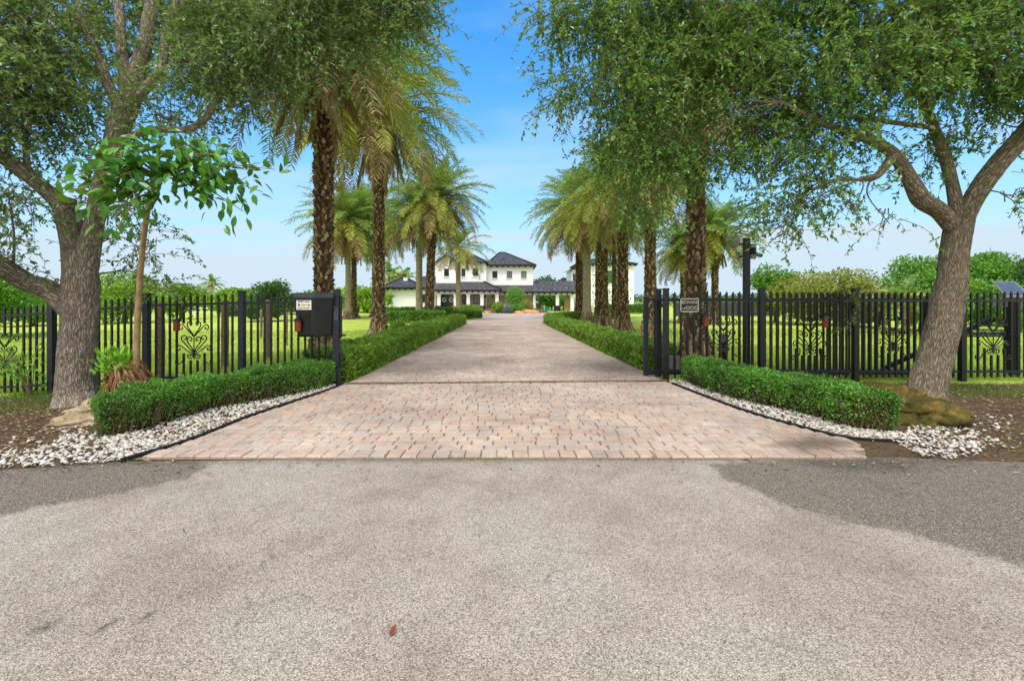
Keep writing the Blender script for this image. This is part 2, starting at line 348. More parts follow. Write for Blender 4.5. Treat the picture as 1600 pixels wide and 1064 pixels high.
M['grassd'] = leafm('verge_grass_blade', [S(66, 104, 32), S(86, 124, 42), S(108, 138, 56), S(120, 128, 66)], .3, .6, .2)
M['mossrock'] = rock_material('mossy_rock', S(50, 58, 22), S(86, 78, 36), S(138, 114, 64))
M['limerock'] = rock_material('limestone', S(132, 112, 84), S(178, 160, 130), S(206, 194, 170))
M['orock'] = rock_material('orange_rock', S(170, 112, 62), S(206, 152, 96), S(226, 188, 140))
M['edging'] = plain('edging_strip', S(44, 42, 42), S(30, 29, 29), 20, .7)
M['track'] = plain('track_strip', S(150, 126, 100), S(112, 90, 70), 9, .85)
M['root'] = island('root', [S(110, 74, 52), S(140, 104, 74), S(92, 60, 42), S(168, 138, 104)], .9, .1, 20)
M['solar'] = plain('solar_cell', S(70, 78, 92), S(56, 62, 76), 10, .2, .6)
M['dfence'] = plain('dark_screen', S(72, 74, 76), S(52, 54, 56), 2, .8)
M['agave'] = leafm('agave_leaf', [S(110, 136, 140), S(136, 158, 162), S(96, 122, 126)], .1, .5)
M['teal'] = plain('teal_plastic', S(34, 128, 120), S(28, 108, 102), 6, .5)
M['dgreen'] = plain('green_plastic', S(40, 62, 52), S(30, 48, 40), 6, .5)
M['tan'] = plain('tan_board', S(190, 160, 128), S(172, 142, 112), 3, .8)
TREEC = {'bright': [S(96, 140, 30), S(124, 166, 44), S(150, 186, 60), S(110, 150, 36)], 'dark': [S(40, 74, 36), S(58, 94, 48), S(76, 112, 60), S(50, 84, 40)],
         'mid': [S(66, 122, 38), S(98, 156, 52), S(128, 180, 70), S(76, 132, 44)], 'olive': [S(134, 142, 58), S(148, 154, 66), S(166, 168, 84), S(112, 124, 50)]}
for k_, c_ in TREEC.items(): M['t_' + k_] = leafm('tree_leaf_' + k_, c_, .3, .5)

# ---------------------------------------------------------------- ground
edgeL = np.array([gp(195, 722), gp(300, 690), gp(400, 650), gp(530, 605), gp(608, 568), gp(670, 535.5), gp(727, 506)])[:, :2]
edgeR = np.array([gp(1430, 693), gp(1330, 688), gp(1250, 670), gp(1150, 640), gp(1040, 597), gp(1006, 581), gp(930, 545), gp(891, 526), gp(854, 508)])[:, :2]
edgeL[0, 1] = 4.5; YR = 4.62
def densify(E, per=8):
    P, _ = smoothpath(np.c_[E, np.zeros(len(E))], np.ones(len(E)), per); return P[:, :2]
EL, ER = densify(edgeL), densify(edgeR)
def xl(y): o = np.argsort(EL[:, 1]); return np.interp(y, EL[o, 1], EL[o, 0])
ERP = np.vstack([[(3.5, 4.55), (3.62, 4.75), (3.83, 5.0)], ER[ER[:, 1] > 5.2]])
def xr(y): o = np.argsort(ERP[:, 1]); return np.interp(y, ERP[o, 1], ERP[o, 0])

def grid(name, xs, ys, zf, m, kind='structure', bcf=None, drop=None):
    X, Y = np.meshgrid(xs, ys); nx, ny = len(xs), len(ys); x, y = X.ravel(), Y.ravel()
    i = np.arange(ny - 1)[:, None] * nx + np.arange(nx - 1)[None]; f = np.stack([i, i + 1, i + nx + 1, i + nx], -1).reshape(-1, 4)
    if drop is not None:
        cx, cy = x[f].mean(1), y[f].mean(1); f = f[~drop(cx, cy)]
    mb = MB(); mb.add(np.c_[x, y, zf(x, y)], f, 0, bcf(x, y) if bcf else None)
    return tag(mb.build(name, m, smooth=True, bc=bcf is not None), kind=kind)
gx = np.concatenate([[-700, -300, -120, -60, -35], np.linspace(-22, 22, 89), [35, 60, 120, 300, 700]])
gy = np.concatenate([[-120, -30, -8], np.linspace(2, 24, 45), [28, 34, 45, 60, 90, 140, 250, 420, 900]])
grid('lawn', gx, gy, lambda x, y: gz(x, y) - .03, M['lawn'])

def pin(poly, x, y):                        # points in polygon
    r = np.zeros(len(x), bool); n = len(poly)
    for i in range(n):
        x0, y0 = poly[i]; x1, y1 = poly[(i + 1) % n]
        c = ((y0 > y) != (y1 > y)); r ^= c & (x < (x1 - x0) * (y - y0) / (y1 - y0 + 1e-12) + x0)
    return r
def sdist(poly, x, y):                      # signed distance, positive inside
    d = np.full(len(x), 1e9); n = len(poly)
    for i in range(n):
        a = np.array(poly[i]); b = np.array(poly[(i + 1) % n]); ab = b - a
        t = np.clip(((x - a[0]) * ab[0] + (y - a[1]) * ab[1]) / (ab @ ab + 1e-12), 0, 1)
        d = np.minimum(d, np.hypot(x - a[0] - t * ab[0], y - a[1] - t * ab[1]))
    return np.where(pin(poly, x, y), d, -d)
G2 = lambda L: [tuple(gp(*p)[:2]) for p in L]
roadedge = np.array([(-30, 2.3), (-12, 3.4), (-6.2, 3.98), (-4.6, 4.36), (-3.84, 4.54), (-1.5, 4.6), (1.5, 4.64), (3.9, 4.66), (4.6, 4.56), (7, 4.3), (12, 3.8), (30, 2.2)])
def yre(x): return np.interp(x, roadedge[:, 0], roadedge[:, 1])
patchL = G2([(-300, 740), (195, 718), (330, 722), (300, 745), (180, 772), (60, 792), (0, 808), (-300, 840)])
patchR = G2([(1108, 724), (1330, 712), (2200, 730), (2200, 1000), (1600, 884), (1480, 852), (1420, 832), (1330, 818), (1240, 795), (1180, 768), (1130, 748)])
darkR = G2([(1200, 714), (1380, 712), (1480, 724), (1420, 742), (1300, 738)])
crack1 = np.array(G2([(-60, 968), (30, 972), (85, 981), (150, 981), (185, 974), (240, 958)]))
def roadbc(x, y):
    m = np.maximum(sdist(patchL, x, y), sdist(patchR, x, y)); a = np.clip(.5 + m / .5, 0, 1)
    edge = np.clip(1 - (yre(x) - y) / .16, 0, 1) * (np.abs(x) < 4.6) * .8
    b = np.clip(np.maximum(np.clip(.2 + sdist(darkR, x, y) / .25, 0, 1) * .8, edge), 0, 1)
    d = np.full(len(x), 9.)
    for p, q in zip(crack1[:-1], crack1[1:]):
        ab = q - p; t = np.clip(((x - p[0]) * ab[0] + (y - p[1]) * ab[1]) / (ab @ ab), 0, 1); d = np.minimum(d, np.hypot(x - p[0] - t * ab[0], y - p[1] - t * ab[1]))
    return np.c_[a, b, np.clip(1 - d / .014, 0, 1)]
rx = np.concatenate([np.linspace(-30, -7, 40)[:-1], np.linspace(-7, 7, 561), np.linspace(7, 30, 40)[1:]])
rv = np.concatenate([[0, .12, .2], np.linspace(.25, 1, 140)])
X, V_ = np.meshgrid(rx, rv); Y = -9 + (yre(X) + 9) * np.where(V_ < .25, V_, V_); 
nx = len(rx); i = np.arange(len(rv) - 1)[:, None] * nx + np.arange(nx - 1)[None]
mb = MB(); mb.add(np.c_[X.ravel(), Y.ravel(), 0 * X.ravel()], np.stack([i, i + 1, i + nx + 1, i + nx], -1).reshape(-1, 4), 0, roadbc(X.ravel(), Y.ravel()))
tag(mb.build('road', M['road'], bc=True), kind='structure')

# verge soil, either side of the drive
for nm, x0, x1 in (('soil_bed', -16, -2.9), ('soil_bed', 2.2, 16)):
    xs = np.linspace(x0, x1, 110); ys = np.linspace(2.6, 8.7, 60)
    left = x0 < 0
    def dr(x, y, left=left):
        return (y < yre(x) - .02) | ((x > xl(y) + .02) if left else (x < xr(y) - .02)) | (np.hypot((x) * .0, y - 8.4) < -1)
    grid('soil_bed', xs, ys, lambda x, y: gz(x, y) + .004 + .02 * (fbm(np.c_[x, y, 0 * x] * 1.7) - .3) - .03 * (1 - sstep(0, .2, y - yre(x))), M['soil'], drop=dr)

# driveway: every paver a bevelled block in one sheet
mb = MB(); Y0 = 4.62
rows = [(Y0, .225, .162)]; y = Y0 + .225
while y < 34: rows.append((y, .158, None)); y += .158
PV = []
for r, (y, h, w) in enumerate(rows):
    a, b = xl(y + h / 2), xr(y + h / 2); x = a - rng.random() * .2
    while x < b:
        ww = w or rng.choice([.158, .238, .238, .158, .238])
        x0, x1 = max(x, a), min(x + ww, b)
        if x1 - x0 > .03: PV.append((x0, x1, y, y + h))
        x += ww
PV = np.array(PV); n = len(PV); g = .0042; bv = .009
def ring(ins, z, jit):
    P = np.stack([np.c_[PV[:, 0] + ins, PV[:, 2] + ins], np.c_[PV[:, 1] - ins, PV[:, 2] + ins], np.c_[PV[:, 1] - ins, PV[:, 3] - ins], np.c_[PV[:, 0] + ins, PV[:, 3] - ins]], 1)
    P += jit; und = .018 * (fbm(np.c_[P.reshape(-1, 2) * .55, np.zeros(4 * n)], 3) - .5).reshape(n, 4)
    return np.concatenate([P, (z + und)[..., None]], -1)
jit = rng.normal(0, .0035, (n, 4, 2)); zt = rng.normal(0, .0016, (n, 1)) + rng.normal(0, .001, (n, 4))
V = np.concatenate([ring(g, -.03 + 0 * zt, jit), ring(g, .012 + zt, jit), ring(g + bv, .022 + zt, jit)], 1).reshape(-1, 3)
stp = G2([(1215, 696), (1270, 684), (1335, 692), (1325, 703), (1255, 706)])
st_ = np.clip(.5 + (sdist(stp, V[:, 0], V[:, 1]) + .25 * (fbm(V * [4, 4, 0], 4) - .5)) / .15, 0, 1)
i = np.arange(n)[:, None] * 12
mb.add(V, np.vstack([i + [8, 9, 10, 11]] + [i + [k, (k + 1) % 4, 4 + (k + 1) % 4, 4 + k] for k in range(4)] + [i + [4 + k, 4 + (k + 1) % 4, 8 + (k + 1) % 4, 8 + k] for k in range(4)]), 0, np.c_[st_, st_, st_])
tag(mb.build('driveway', M['paver'], bc=True), kind='structure')
ys = np.concatenate([np.linspace(4.58, 34, 90)]); mb = MB()
mb.add(np.vstack([np.c_[xl(ys) - .05, ys, 0 * ys + .002], np.c_[xr(ys) + .05, ys, 0 * ys + .002]]), [[k, k + 90, k + 91, k + 1] for k in range(89)])
tag(mb.build('sand_bed', plain('joint_sand', S(138, 120, 104), S(98, 84, 70), 25, .95, .1)), kind='structure')
mb = MB(); c = np.array([(-3.9, 33.9), (2.25, 33.9), (3.4, 38.5), (7.5, 45), (9, 64), (4, 68), (-12, 68.3), (-13, 60), (-6, 50), (-3.2, 43), (-3.3, 38)])
mb.add(np.c_[c, 0 * c[:, 0] + .01], [list(range(len(c)))]); tag(mb.build('courtyard_paving', M['court']), kind='structure')

# gate track across the drive
mb = MB(); a = gp(534, 601); b = gp(1042, 596.5)
bar(mb, (a[0], a[1], .022), (b[0], b[1], .022), .075, .034); bar(mb, (a[0], a[1] - .075, .012), (b[0], b[1] - .075, .012), .03, .034, 1)
tag(mb.build('gate_track', [M['track'], M['edging']]), 'low brown track strip crossing the brick drive between the gate posts', 'gate track')

# edging strips
for E, nm, lab in ((EL[EL[:, 1] < 8.9], 'l', 'black curved edging strip between white stones and drive beside the plastic bin'), (ER[ER[:, 1] < 8.95], 'r', 'black curved edging strip between white stones and drive below the dog sign')):
    mb = MB(); E3 = np.c_[E, gz(E[:, 0], E[:, 1]) * 0 + .022]; off = -.025 if nm == 'l' else .025; E3[:, 0] += off
    for p, q in zip(E3[:-1], E3[1:]): bar(mb, p, q + (q - p) * .05, .018, .04)
    tube(mb, E3 + [0, 0, .012], .015, 6); tag(mb.build('garden_edging', M['edging'], smooth=False), lab, 'edging', 'edging strips along the drive')

# ---------------------------------------------------------------- white stones, leaf litter, grass
def scatter_poly(poly, n):
    P = np.array(poly); lo, hi = P.min(0), P.max(0); out = np.zeros((0, 2))
    while len(out) < n:
        q = lo + (hi - lo) * rng.random((n * 2, 2)); out = np.vstack([out, q[pin(poly, q[:, 0], q[:, 1])]])
    return out[:n]
def band(A, B, n):                          # points between two polylines
    rs = lambda E, t: np.stack([np.interp(t, np.linspace(0, 1, len(E)), E[:, k]) for k in (0, 1)], 1)
    t = rng.random(n); u = rng.random(n)[:, None]; return rs(A, t) * (1 - u) + rs(B, t) * u
hfL = np.array([gp(166, 688), gp(228, 676), gp(321, 646), gp(428, 626), gp(525, 604)])[:, :2]       # hedge fronts
hfR = np.array([gp(1391, 680), gp(1329, 673), gp(1251, 650), gp(1135, 623), gp(1062, 597)])[:, :2]
EL0 = EL[(EL[:, 1] < 8.6)]; ER0 = ER[(ER[:, 1] < 9.0)]
def stones(P, lo, hi, lift=.0):
    n = len(P); bv_, bf = ico(1); nv = len(bv_); mb = MB()
    s = lo + (hi - lo) * rng.random(n) ** 1.6; sx = np.c_[s * (.8 + .5 * rng.random(n)), s * (.6 + .3 * rng.random(n)), s * (.4 + .25 * rng.random(n))] / 2
    V = bv_[None] * (1 + .22 * rng.normal(size=(n, nv, 1))) * sx[:, None, :]
    a = rng.random(n) * 2 * PI; ca, sa = np.cos(a)[:, None], np.sin(a)[:, None]; tl = rng.normal(0, .35, (n, 1))
    x, y, z = V[..., 0], V[..., 1], V[..., 2]; z, x = z + x * tl, x
    V = np.stack([x * ca - y * sa, x * sa + y * ca, z], -1)
    base = np.c_[P, gz(P[:, 0], P[:, 1]) + .008 + sx[:, 2] * .6 + lift * rng.random(n)]
    V = V + base[:, None, :]
    mb.add(V.reshape(-1, 3), (np.arange(n)[:, None, None] * nv + bf[None]).reshape(-1, 3)); return mb
sp = G2([(-60, 742), (-20, 712), (50, 705), (125, 675), (190, 690), (215, 704), (195, 722), (60, 738)])
P = np.vstack([band(hfL + [-.12, .05], EL0 + [-.05, 0], 2500), scatter_poly(sp, 620), scatter_poly(G2([(-60, 740), (-20, 690), (50, 680), (110, 662), (195, 722)]), 150)])
P = P[(P[:, 1] > yre(P[:, 0]) - .02) & (P[:, 0] < xl(P[:, 1]) + np.where(rng.random(len(P)) < .012, .3, -.04))]
tag(stones(P, .022, .062, .02).build('white_gravel', M['gravel'], smooth=True), 'white decorative stones spilling along the drive beside the left hedge', 'gravel', kind='stuff')
sp = G2([(1388, 690), (1425, 668), (1500, 668), (1560, 690), (1530, 712), (1470, 722), (1425, 708)])
P = np.vstack([band(hfR + [.12, .05], ER0[::1] + [.05, 0], 2500), scatter_poly(sp, 520), scatter_poly(G2([(1390, 690), (1450, 650), (1580, 650), (1600, 700), (1560, 728), (1420, 715)]), 120)])
P = P[(P[:, 1] > yre(P[:, 0]) - .02) & (P[:, 0] > xr(P[:, 1]) + np.where(rng.random(len(P)) < .006, -.3, .04))]
tag(stones(P, .022, .062, .02).build('white_gravel', M['gravel'], smooth=True), 'white decorative stones along the drive beside the right hedge and mossy rock', 'gravel', kind='stuff')

def flat_leaves(P, z, L, m, name, label=None, cat=None, kind='stuff'):
    n = len(P); mb = MB(); a = rng.random(n) * 2 * PI
    D = np.c_[np.cos(a), np.sin(a), rng.normal(0, .18, n)]; N = np.c_[rng.normal(0, .3, (n, 2)), np.ones(n)]
    leaves(mb, np.c_[P, z], D, L * (.6 + .8 * rng.random(n)), L * (.35 + .2 * rng.random(n)), 0, .3, N)
    return tag(mb.build(name, m), label, cat, kind=kind)
sl = [(-9.5, 4.0), (-4.9, 4.5), (-5.0, 5.4), (-5.4, 6.4), (-4.2, 8.3), (-10.5, 8.6), (-13, 6)]
sr = [(4.7, 4.7), (11.5, 4.0), (13, 8.5), (4.0, 8.7), (4.2, 7.2), (5.0, 6.0)]
P = np.vstack([scatter_poly(sl, 5200), scatter_poly(sr, 5600), band(hfL + [-.12, .05], EL0 + [-.03, 0], 420), band(hfR + [.12, .05], ER0 + [.03, 0], 420)]); P = P[P[:, 1] > yre(P[:, 0]) + .02]
q_ = np.abs(rng.normal(0, .28, 230)); xq = np.concatenate([rng.uniform(-8, -3.2, 90), rng.uniform(-3.2, 3.5, 50), rng.uniform(3.5, 9, 90)]); P = np.vstack([P, np.c_[xq, yre(xq) - .03 - q_]])
flat_leaves(P, gz(P[:, 0], P[:, 1]) * (P[:, 1] > yre(P[:, 0])) - .016 * (P[:, 1] < yre(P[:, 0])) + .022 + .02 * rng.random(len(P)), .05, M['litter'], 'leaf_litter', 'brown dry leaves littering the soil under both oaks', 'leaf litter')
def blades(P, h, w, m, name, label, cat='grass'):
    n = len(P); mb = MB(); a = rng.random(n) * 2 * PI; z = gz(P[:, 0], P[:, 1]) - .025
    b = np.c_[P, z]; s = np.c_[np.cos(a), np.sin(a), 0 * a] * w; hh = h * (.5 + rng.random(n))
    tip = b + np.c_[rng.normal(0, .45, (n, 2)) * hh[:, None], hh]
    mb.add(np.stack([b - s, b + s, tip], 1).reshape(-1, 3), np.arange(3 * n).reshape(-1, 3)); return tag(mb.build(name, m), label, cat, kind='stuff')
def pad(x0, x1, y0, y1, n):
    return np.c_[x0 + (x1 - x0) * rng.random(n), y0 + (y1 - y0) * rng.random(n)]
P = np.vstack([pad(-18, -2.5 - 1.0, 9.2, 16, 45000), pad(-26, -4.3, 15, 26, 30000), pad(3.9, 20, 9.4, 16, 45000), pad(3.6, 28, 15, 26, 30000)])
P = P[(P[:, 0] < xl(P[:, 1]) - .8) | (P[:, 0] > xr(P[:, 1]) + .8)]
blades(P, .085, .012, M['grassb'], 'paddock_grass', 'bright mown grass of the paddock behind both fences')
P = np.vstack([pad(-13, -7.6, 7.2, 9.2, 9000), pad(-10, -6.2, 4.2, 7.2, 900), pad(6.9, 14, 7.5, 8.7, 11000), pad(8.6, 14, 6.6, 7.6, 5000), pad(5, 12, 4.5, 6.6, 800), pad(-7, -4, 8.7, 9.2, 500)])
P = P[(P[:, 1] > yre(P[:, 0]) + .03) & (fbm(np.c_[P * 1.1, 0 * P[:, 0]], 3) > .42)]
blades(P, .075, .008, M['grassd'], 'verge_grass', 'patchy green grass growing in the soil outside the fence')
P = np.vstack([np.c_[gp(675, 722)[0] + .75 * rng.random(260), 4.6 + rng.normal(0, .018, 260)], np.c_[-3.9 + .3 * rng.random(60), 4.5 + rng.normal(0, .03, 60)], np.c_[-6.3 + .5 * rng.random(200), 4.05 + .1 * rng.random(200)]])
blades(P, .05, .004, M['grassd'], 'joint_grass', 'small weeds growing in the joint between the drive and the road')
for k, (px, py, dsc) in enumerate([(611, 990, 'large curled red brown dry leaf alone on the road in the foreground'), (284, 834, 'thin dark dry leaf on the pale road below the left hedge'), (200, 872, 'narrow brown leaf lying furthest down on the left of the road'), (326, 787, 'small rusty dry leaf on the road below the black edging'), (396, 798, 'tan flat dry leaf on the road beside the rusty one')]):
    p = gp(px, py); mb = MB(); L = .055 if k == 0 else .05
    broad(mb, np.array([[0, -L / 2, .012]]), np.array([[.5 if k else .3, 1, .1]]), L, L * (.5 if k == 0 else .25), 0, np.array([[.3, 0, 1.]]), -.3)
    o = mb.build('fallen_leaf', plain('fallen_leaf_brown', S(120, 58, 36) if k == 0 else S(128, 92, 60), None, 40, .7)); o.location = p; o.rotation_euler[2] = k * 1.3
    tag(o, dsc, 'leaf', 'dry leaves lying on the road')

for k, (px, py) in enumerate([(826, 690), (1000, 624), (612, 640), (700, 662), (905, 650), (760, 618), (1120, 668), (520, 668)]):
    p = gp(px, py, .028); mb = MB(); broad(mb, np.array([[0, 0, .004]]), np.array([[math.cos(k * 2.), math.sin(k * 2.), .1]]), .05, .022, 0, np.array([[.2, 0, 1.]]), -.3)
    o = mb.build('fallen_leaf', M['litter']); o.location = p; tag(o, 'tiny dark dry leaf lying on the pinkish pavers of the drive', 'leaf', 'dry leaves scattered on the brick drive')
# ---------------------------------------------------------------- hedges
def hedge(name, label, path, w, h, n, ls, m, group='clipped hedges', bare=.0, zf=gz, twigs=300, side=1):
    P, _ = smoothpath(np.c_[path, np.zeros(len(path))], np.ones(len(path)), 10); P = P[:, :2]
    L = np.concatenate([[0], np.cumsum(np.linalg.norm(np.diff(P, axis=0), axis=1))]); T = np.gradient(P, axis=0); T = unit(T); Nn = np.c_[-T[:, 1], T[:, 0]]
    c0 = P[len(P) // 2]; root = thing(name, label, 'hedge', (c0[0], c0[1], 0), group)
    def frame(t): return np.stack([np.interp(t, L, P[:, k]) for k in (0, 1)], 1), np.stack([np.interp(t, L, Nn[:, k]) for k in (0, 1)], 1), np.stack([np.interp(t, L, T[:, k]) for k in (0, 1)], 1)
    # solid core: bare wood, its dark colour standing in for shade between leaves
    mb = MB(); prof = np.array([(-.5, .12), (-.5, .8), (-.38, .9), (.38, .9), (.5, .8), (.5, .12)]) * [w - .16, h]
    k = len(prof); tt = np.linspace(.1, L[-1] - .1, len(P)); c, nn, _ = frame(tt)
    V = np.stack([np.c_[c + nn * a, zf(c[:, 0], c[:, 1]) + b] for a, b in prof], 1); V += .05 * (fbm(V.reshape(-1, 3) * 6, 3).reshape(V.shape[:2]) - .5)[..., None]
    i = np.arange(len(tt) - 1)[:, None] * k + np.arange(k)[None]; j = np.arange(len(tt) - 1)[:, None] * k + (np.arange(k)[None] + 1) % k
    mb.add(V.reshape(-1, 3), [np.stack([i, j, j + k, i + k], -1).reshape(-1, 4), [list(range(k))], [list(range((len(tt) - 1) * k, len(tt) * k))]])
    if twigs:
        t = rng.random(twigs) * L[-1]; c, nn, tg = frame(t); o = rng.uniform(-.42, .42, twigs) * w
        b = np.c_[c + nn * o[:, None], zf(c[:, 0], c[:, 1])]; d = rng.normal(0, .05, (twigs, 3)); q = []
        for s in np.linspace(0, 1, 4): q.append(b + d * s + np.c_[nn * (np.sign(o) * s * .05)[:, None], s * h * .75 + 0 * t] + rng.normal(0, .015, (twigs, 3)) * (s > 0))
        tubes(mb, np.stack(q, 1), np.linspace(.008, .003, 4), 3, 1)
    keep(mb.build('hedge_wood_shade', [M['core'], M['twig']]), root)
    # leaves on a rounded box shell
    mb = MB(); per = w + 2 * h; u = rng.random(n) * per; t = rng.random(n) * L[-1]
    cap = rng.random(n) < (w / (L[-1] + w)) * .9
    a = np.where(u < h, -w / 2, np.where(u < h + w, u - h - w / 2, w / 2)); z = np.where(u < h, u, np.where(u < h + w, h, per - u))
    nz_ = np.where((u >= h) & (u < h + w), 1., 0.); na = np.where(u < h, -1., np.where(u < h + w, 0, 1.))
    ca = rng.uniform(-.5, .5, n) * w; cz = rng.random(n) * h; a = np.where(cap, ca, a); z = np.where(cap, cz, z); nz_ = np.where(cap, 0, nz_); na = np.where(cap, 0, na)
    ends = rng.random(n) < .5; t = np.where(cap, np.where(ends, 0, L[-1]), t); nt = np.where(cap, np.where(ends, -1., 1.), 0)
    rr = .09                                  # round the corners
    ex = np.maximum(np.abs(a) - (w / 2 - rr), 0); ez = np.maximum(z - (h - rr), 0); q = np.hypot(ex, ez); s = np.where(q > rr, rr / np.maximum(q, 1e-6), 1)
    a = np.sign(a) * (np.minimum(np.abs(a), w / 2 - rr) + ex * s); z = np.minimum(z, h - rr) + ez * s
    c, nn, tg = frame(t); B = np.c_[c + nn * a[:, None], zf(c[:, 0], c[:, 1]) + z]
    Nv = np.c_[nn * na[:, None] + tg * nt[:, None], nz_]
    bump = (fbm(B * 4.5, 3) - .55) * .2 + (fbm(B * 1.3 + 5, 2) - .5) * .12; dep = -np.abs(rng.normal(0, .035, n)) + rng.exponential(.012, n)
    B = B + Nv * (bump + dep)[:, None]
    keepm = rng.random(n) > bare * (1 - sstep(.02, .85 * h, z - .22 * (fbm(B * 2.2 + 3, 3) - .35))) * (nz_ < .5)
    B, Nv = B[keepm], Nv[keepm]; m_ = len(B)
    D = Nv * .55 + rng.normal(0, .6, (m_, 3)) + [0, 0, .25]; N2 = Nv + rng.normal(0, .5, (m_, 3))
    sz = ls if np.isscalar(ls) else ls(B[:, 1]); sz = sz * (.7 + .6 * rng.random(m_))
    leaves(mb, B, D, sz, sz * .68, 0, .18, N2, .45)
    keep(mb.build('foliage', m), root); return root
def offs(path, d):
    path = np.asarray(path); T = unit(np.gradient(path, axis=0)); return path + np.c_[-T[:, 1], T[:, 0]] * d
zero = lambda x, y: 0 * np.asarray(x)
hedge('clipped_hedge', 'glossy green clipped hedge curving from the pale rock to the plastic bin', offs(hfL, .27), .54, .47, 76000, .027, M['hedge'], bare=.93, zf=lambda x, y: gz(x, y) * .5, twigs=900)
hedge('clipped_hedge', 'glossy green clipped hedge curving from the mossy rock to the dog sign', offs(hfR, -.27), .54, .49, 76000, .027, M['hedge'], bare=.93, twigs=900)
def drive_n(x): return x
pl = np.array([gp(544, 598), gp(608, 568), gp(670, 535.5), gp(727, 506.5)])[:, :2]
pr = np.array([gp(1003, 580), gp(930, 545), gp(891, 526), gp(856, 509), gp(857, 503), gp(880, 497), (5.5, 43.5)]) [:, :2] if False else np.array([tuple(gp(1003, 580)[:2]), tuple(gp(930, 545)[:2]), tuple(gp(891, 526)[:2]), (2.3, 29.5), (2.45, 33), (3.4, 36.5), (5.2, 38)])
dls = lambda y: .036 + .0022 * y
hedge('clipped_hedge', 'long straight hedge along the left of the brick drive below the palms', offs(pl, .45), .9, .6, 90000, dls, M['hedgeB'], zf=zero, twigs=200, bare=.3)
hedge('clipped_hedge', 'long hedge along the right of the brick drive bending away near the house', offs(pr, -.4), .8, .58, 90000, dls, M['hedgeB'], zf=zero, twigs=200, bare=.3)
hedge('clipped_hedge', 'dark boxed hedge behind the twin palms in front of the house wing', np.array([(-9.3, 33.5), (-5.0, 33.5)]), 1.2, .8, 9000, .1, M['hedge'], zf=zero, twigs=60, bare=.5)
hedge('clipped_hedge', 'dark low hedge row by the front door further back', np.array([(-11.5, 40), (-5.4, 40.5)]), 1.4, .95, 9000, .11, M['hedge'], zf=zero, twigs=0)
hedge('clipped_hedge', 'short rounded hedge at the corner of the courtyard below the slim palm', np.array([(-5.9, 40.6), (-4.4, 41), (-3.3, 42)]), 1.6, .62, 8000, .1, M['hedge'], zf=zero, twigs=0)
hedge('clipped_hedge', 'low dark hedge along the foot of the white building on the right', np.array([(11.5, 57), (18, 57)]), 1.0, 1.1, 7000, .13, M['hedge'], zf=zero, twigs=0)

# ---------------------------------------------------------------- fences
def picket(mb, x, y, z0, z1, w=.032, tip=True, collar=None):
    if tip:
        box(mb, x - w / 2, x + w / 2, y - w / 2, y + w / 2, z0, z1 - .05); h = w / 2 + .004
        mb.add([[x - h, y - h, z1 - .05], [x + h, y - h, z1 - .05], [x + h, y + h, z1 - .05], [x - h, y + h, z1 - .05], [x, y, z1]], [np.array([[0, 1, 4], [1, 2, 4], [2, 3, 4], [3, 0, 4]]), np.array([[0, 3, 2, 1]])])
    else: box(mb, x - w / 2, x + w / 2, y - w / 2, y + w / 2, z0, z1)
    if collar:
        h = w / 2 + .011
        lathe(mb, [(.001, -.032), (h, -.02), (h * 1.1, 0), (h, .02), (.001, .032)], (x, y, collar), 6)
ORN = [[(0, .98), (.06, 1.06), (.11, 1.14), (.135, 1.2), (.11, 1.25), (.065, 1.25), (.04, 1.215), (.055, 1.185), (.085, 1.2)],
  [(.03, 1.0), (.10, 1.07), (.17, 1.15), (.23, 1.2), (.275, 1.185), (.285, 1.13), (.25, 1.1), (.215, 1.125), (.24, 1.155)],
  [(0, .66), (.05, .75), (.11, .84), (.135, .90), (.11, .95), (.065, .95), (.04, .91), (.06, .88), (.085, .9)],
  [(0, .64), (.1, .74), (.19, .84), (.245, .91), (.23, .97), (.18, .985), (.145, .945), (.17, .91), (.2, .93)],
  [(.01, .62), (.12, .68), (.2, .74), (.26, .785), (.315, .775), (.325, .72), (.285, .695), (.26, .725), (.285, .745)],
  [(0, .62), (.03, .56), (.075, .535), (.12, .565), (.11, .61), (.07, .61), (.07, .575)],
  [(.2, .64), (.195, .56), (.235, .47), (.3, .42), (.355, .43), (.36, .485), (.32, .495), (.31, .46)]]
def ornament(cx, y, zb, parent):
    mb = MB()
    for yy in (y,):
        for cv in ORN:
            c_ = np.array(cv)
            for sg in (1, -1): tube(mb, np.c_[cx + sg * c_[:, 0], np.full(len(c_), yy), zb + c_[:, 1]], .0115, 5, per=5)
        tube(mb, np.array([[cx, yy, zb + .52], [cx, yy, zb + 1.0]]), .01, 5)
        box(mb, cx - .045, cx + .045, yy - .012, yy + .012, zb + .60, zb + .635); box(mb, cx - .035, cx + .035, yy - .012, yy + .012, zb + .97, zb + 1.0)
    keep(mb.build('scroll_ornament', M['iron']), parent)
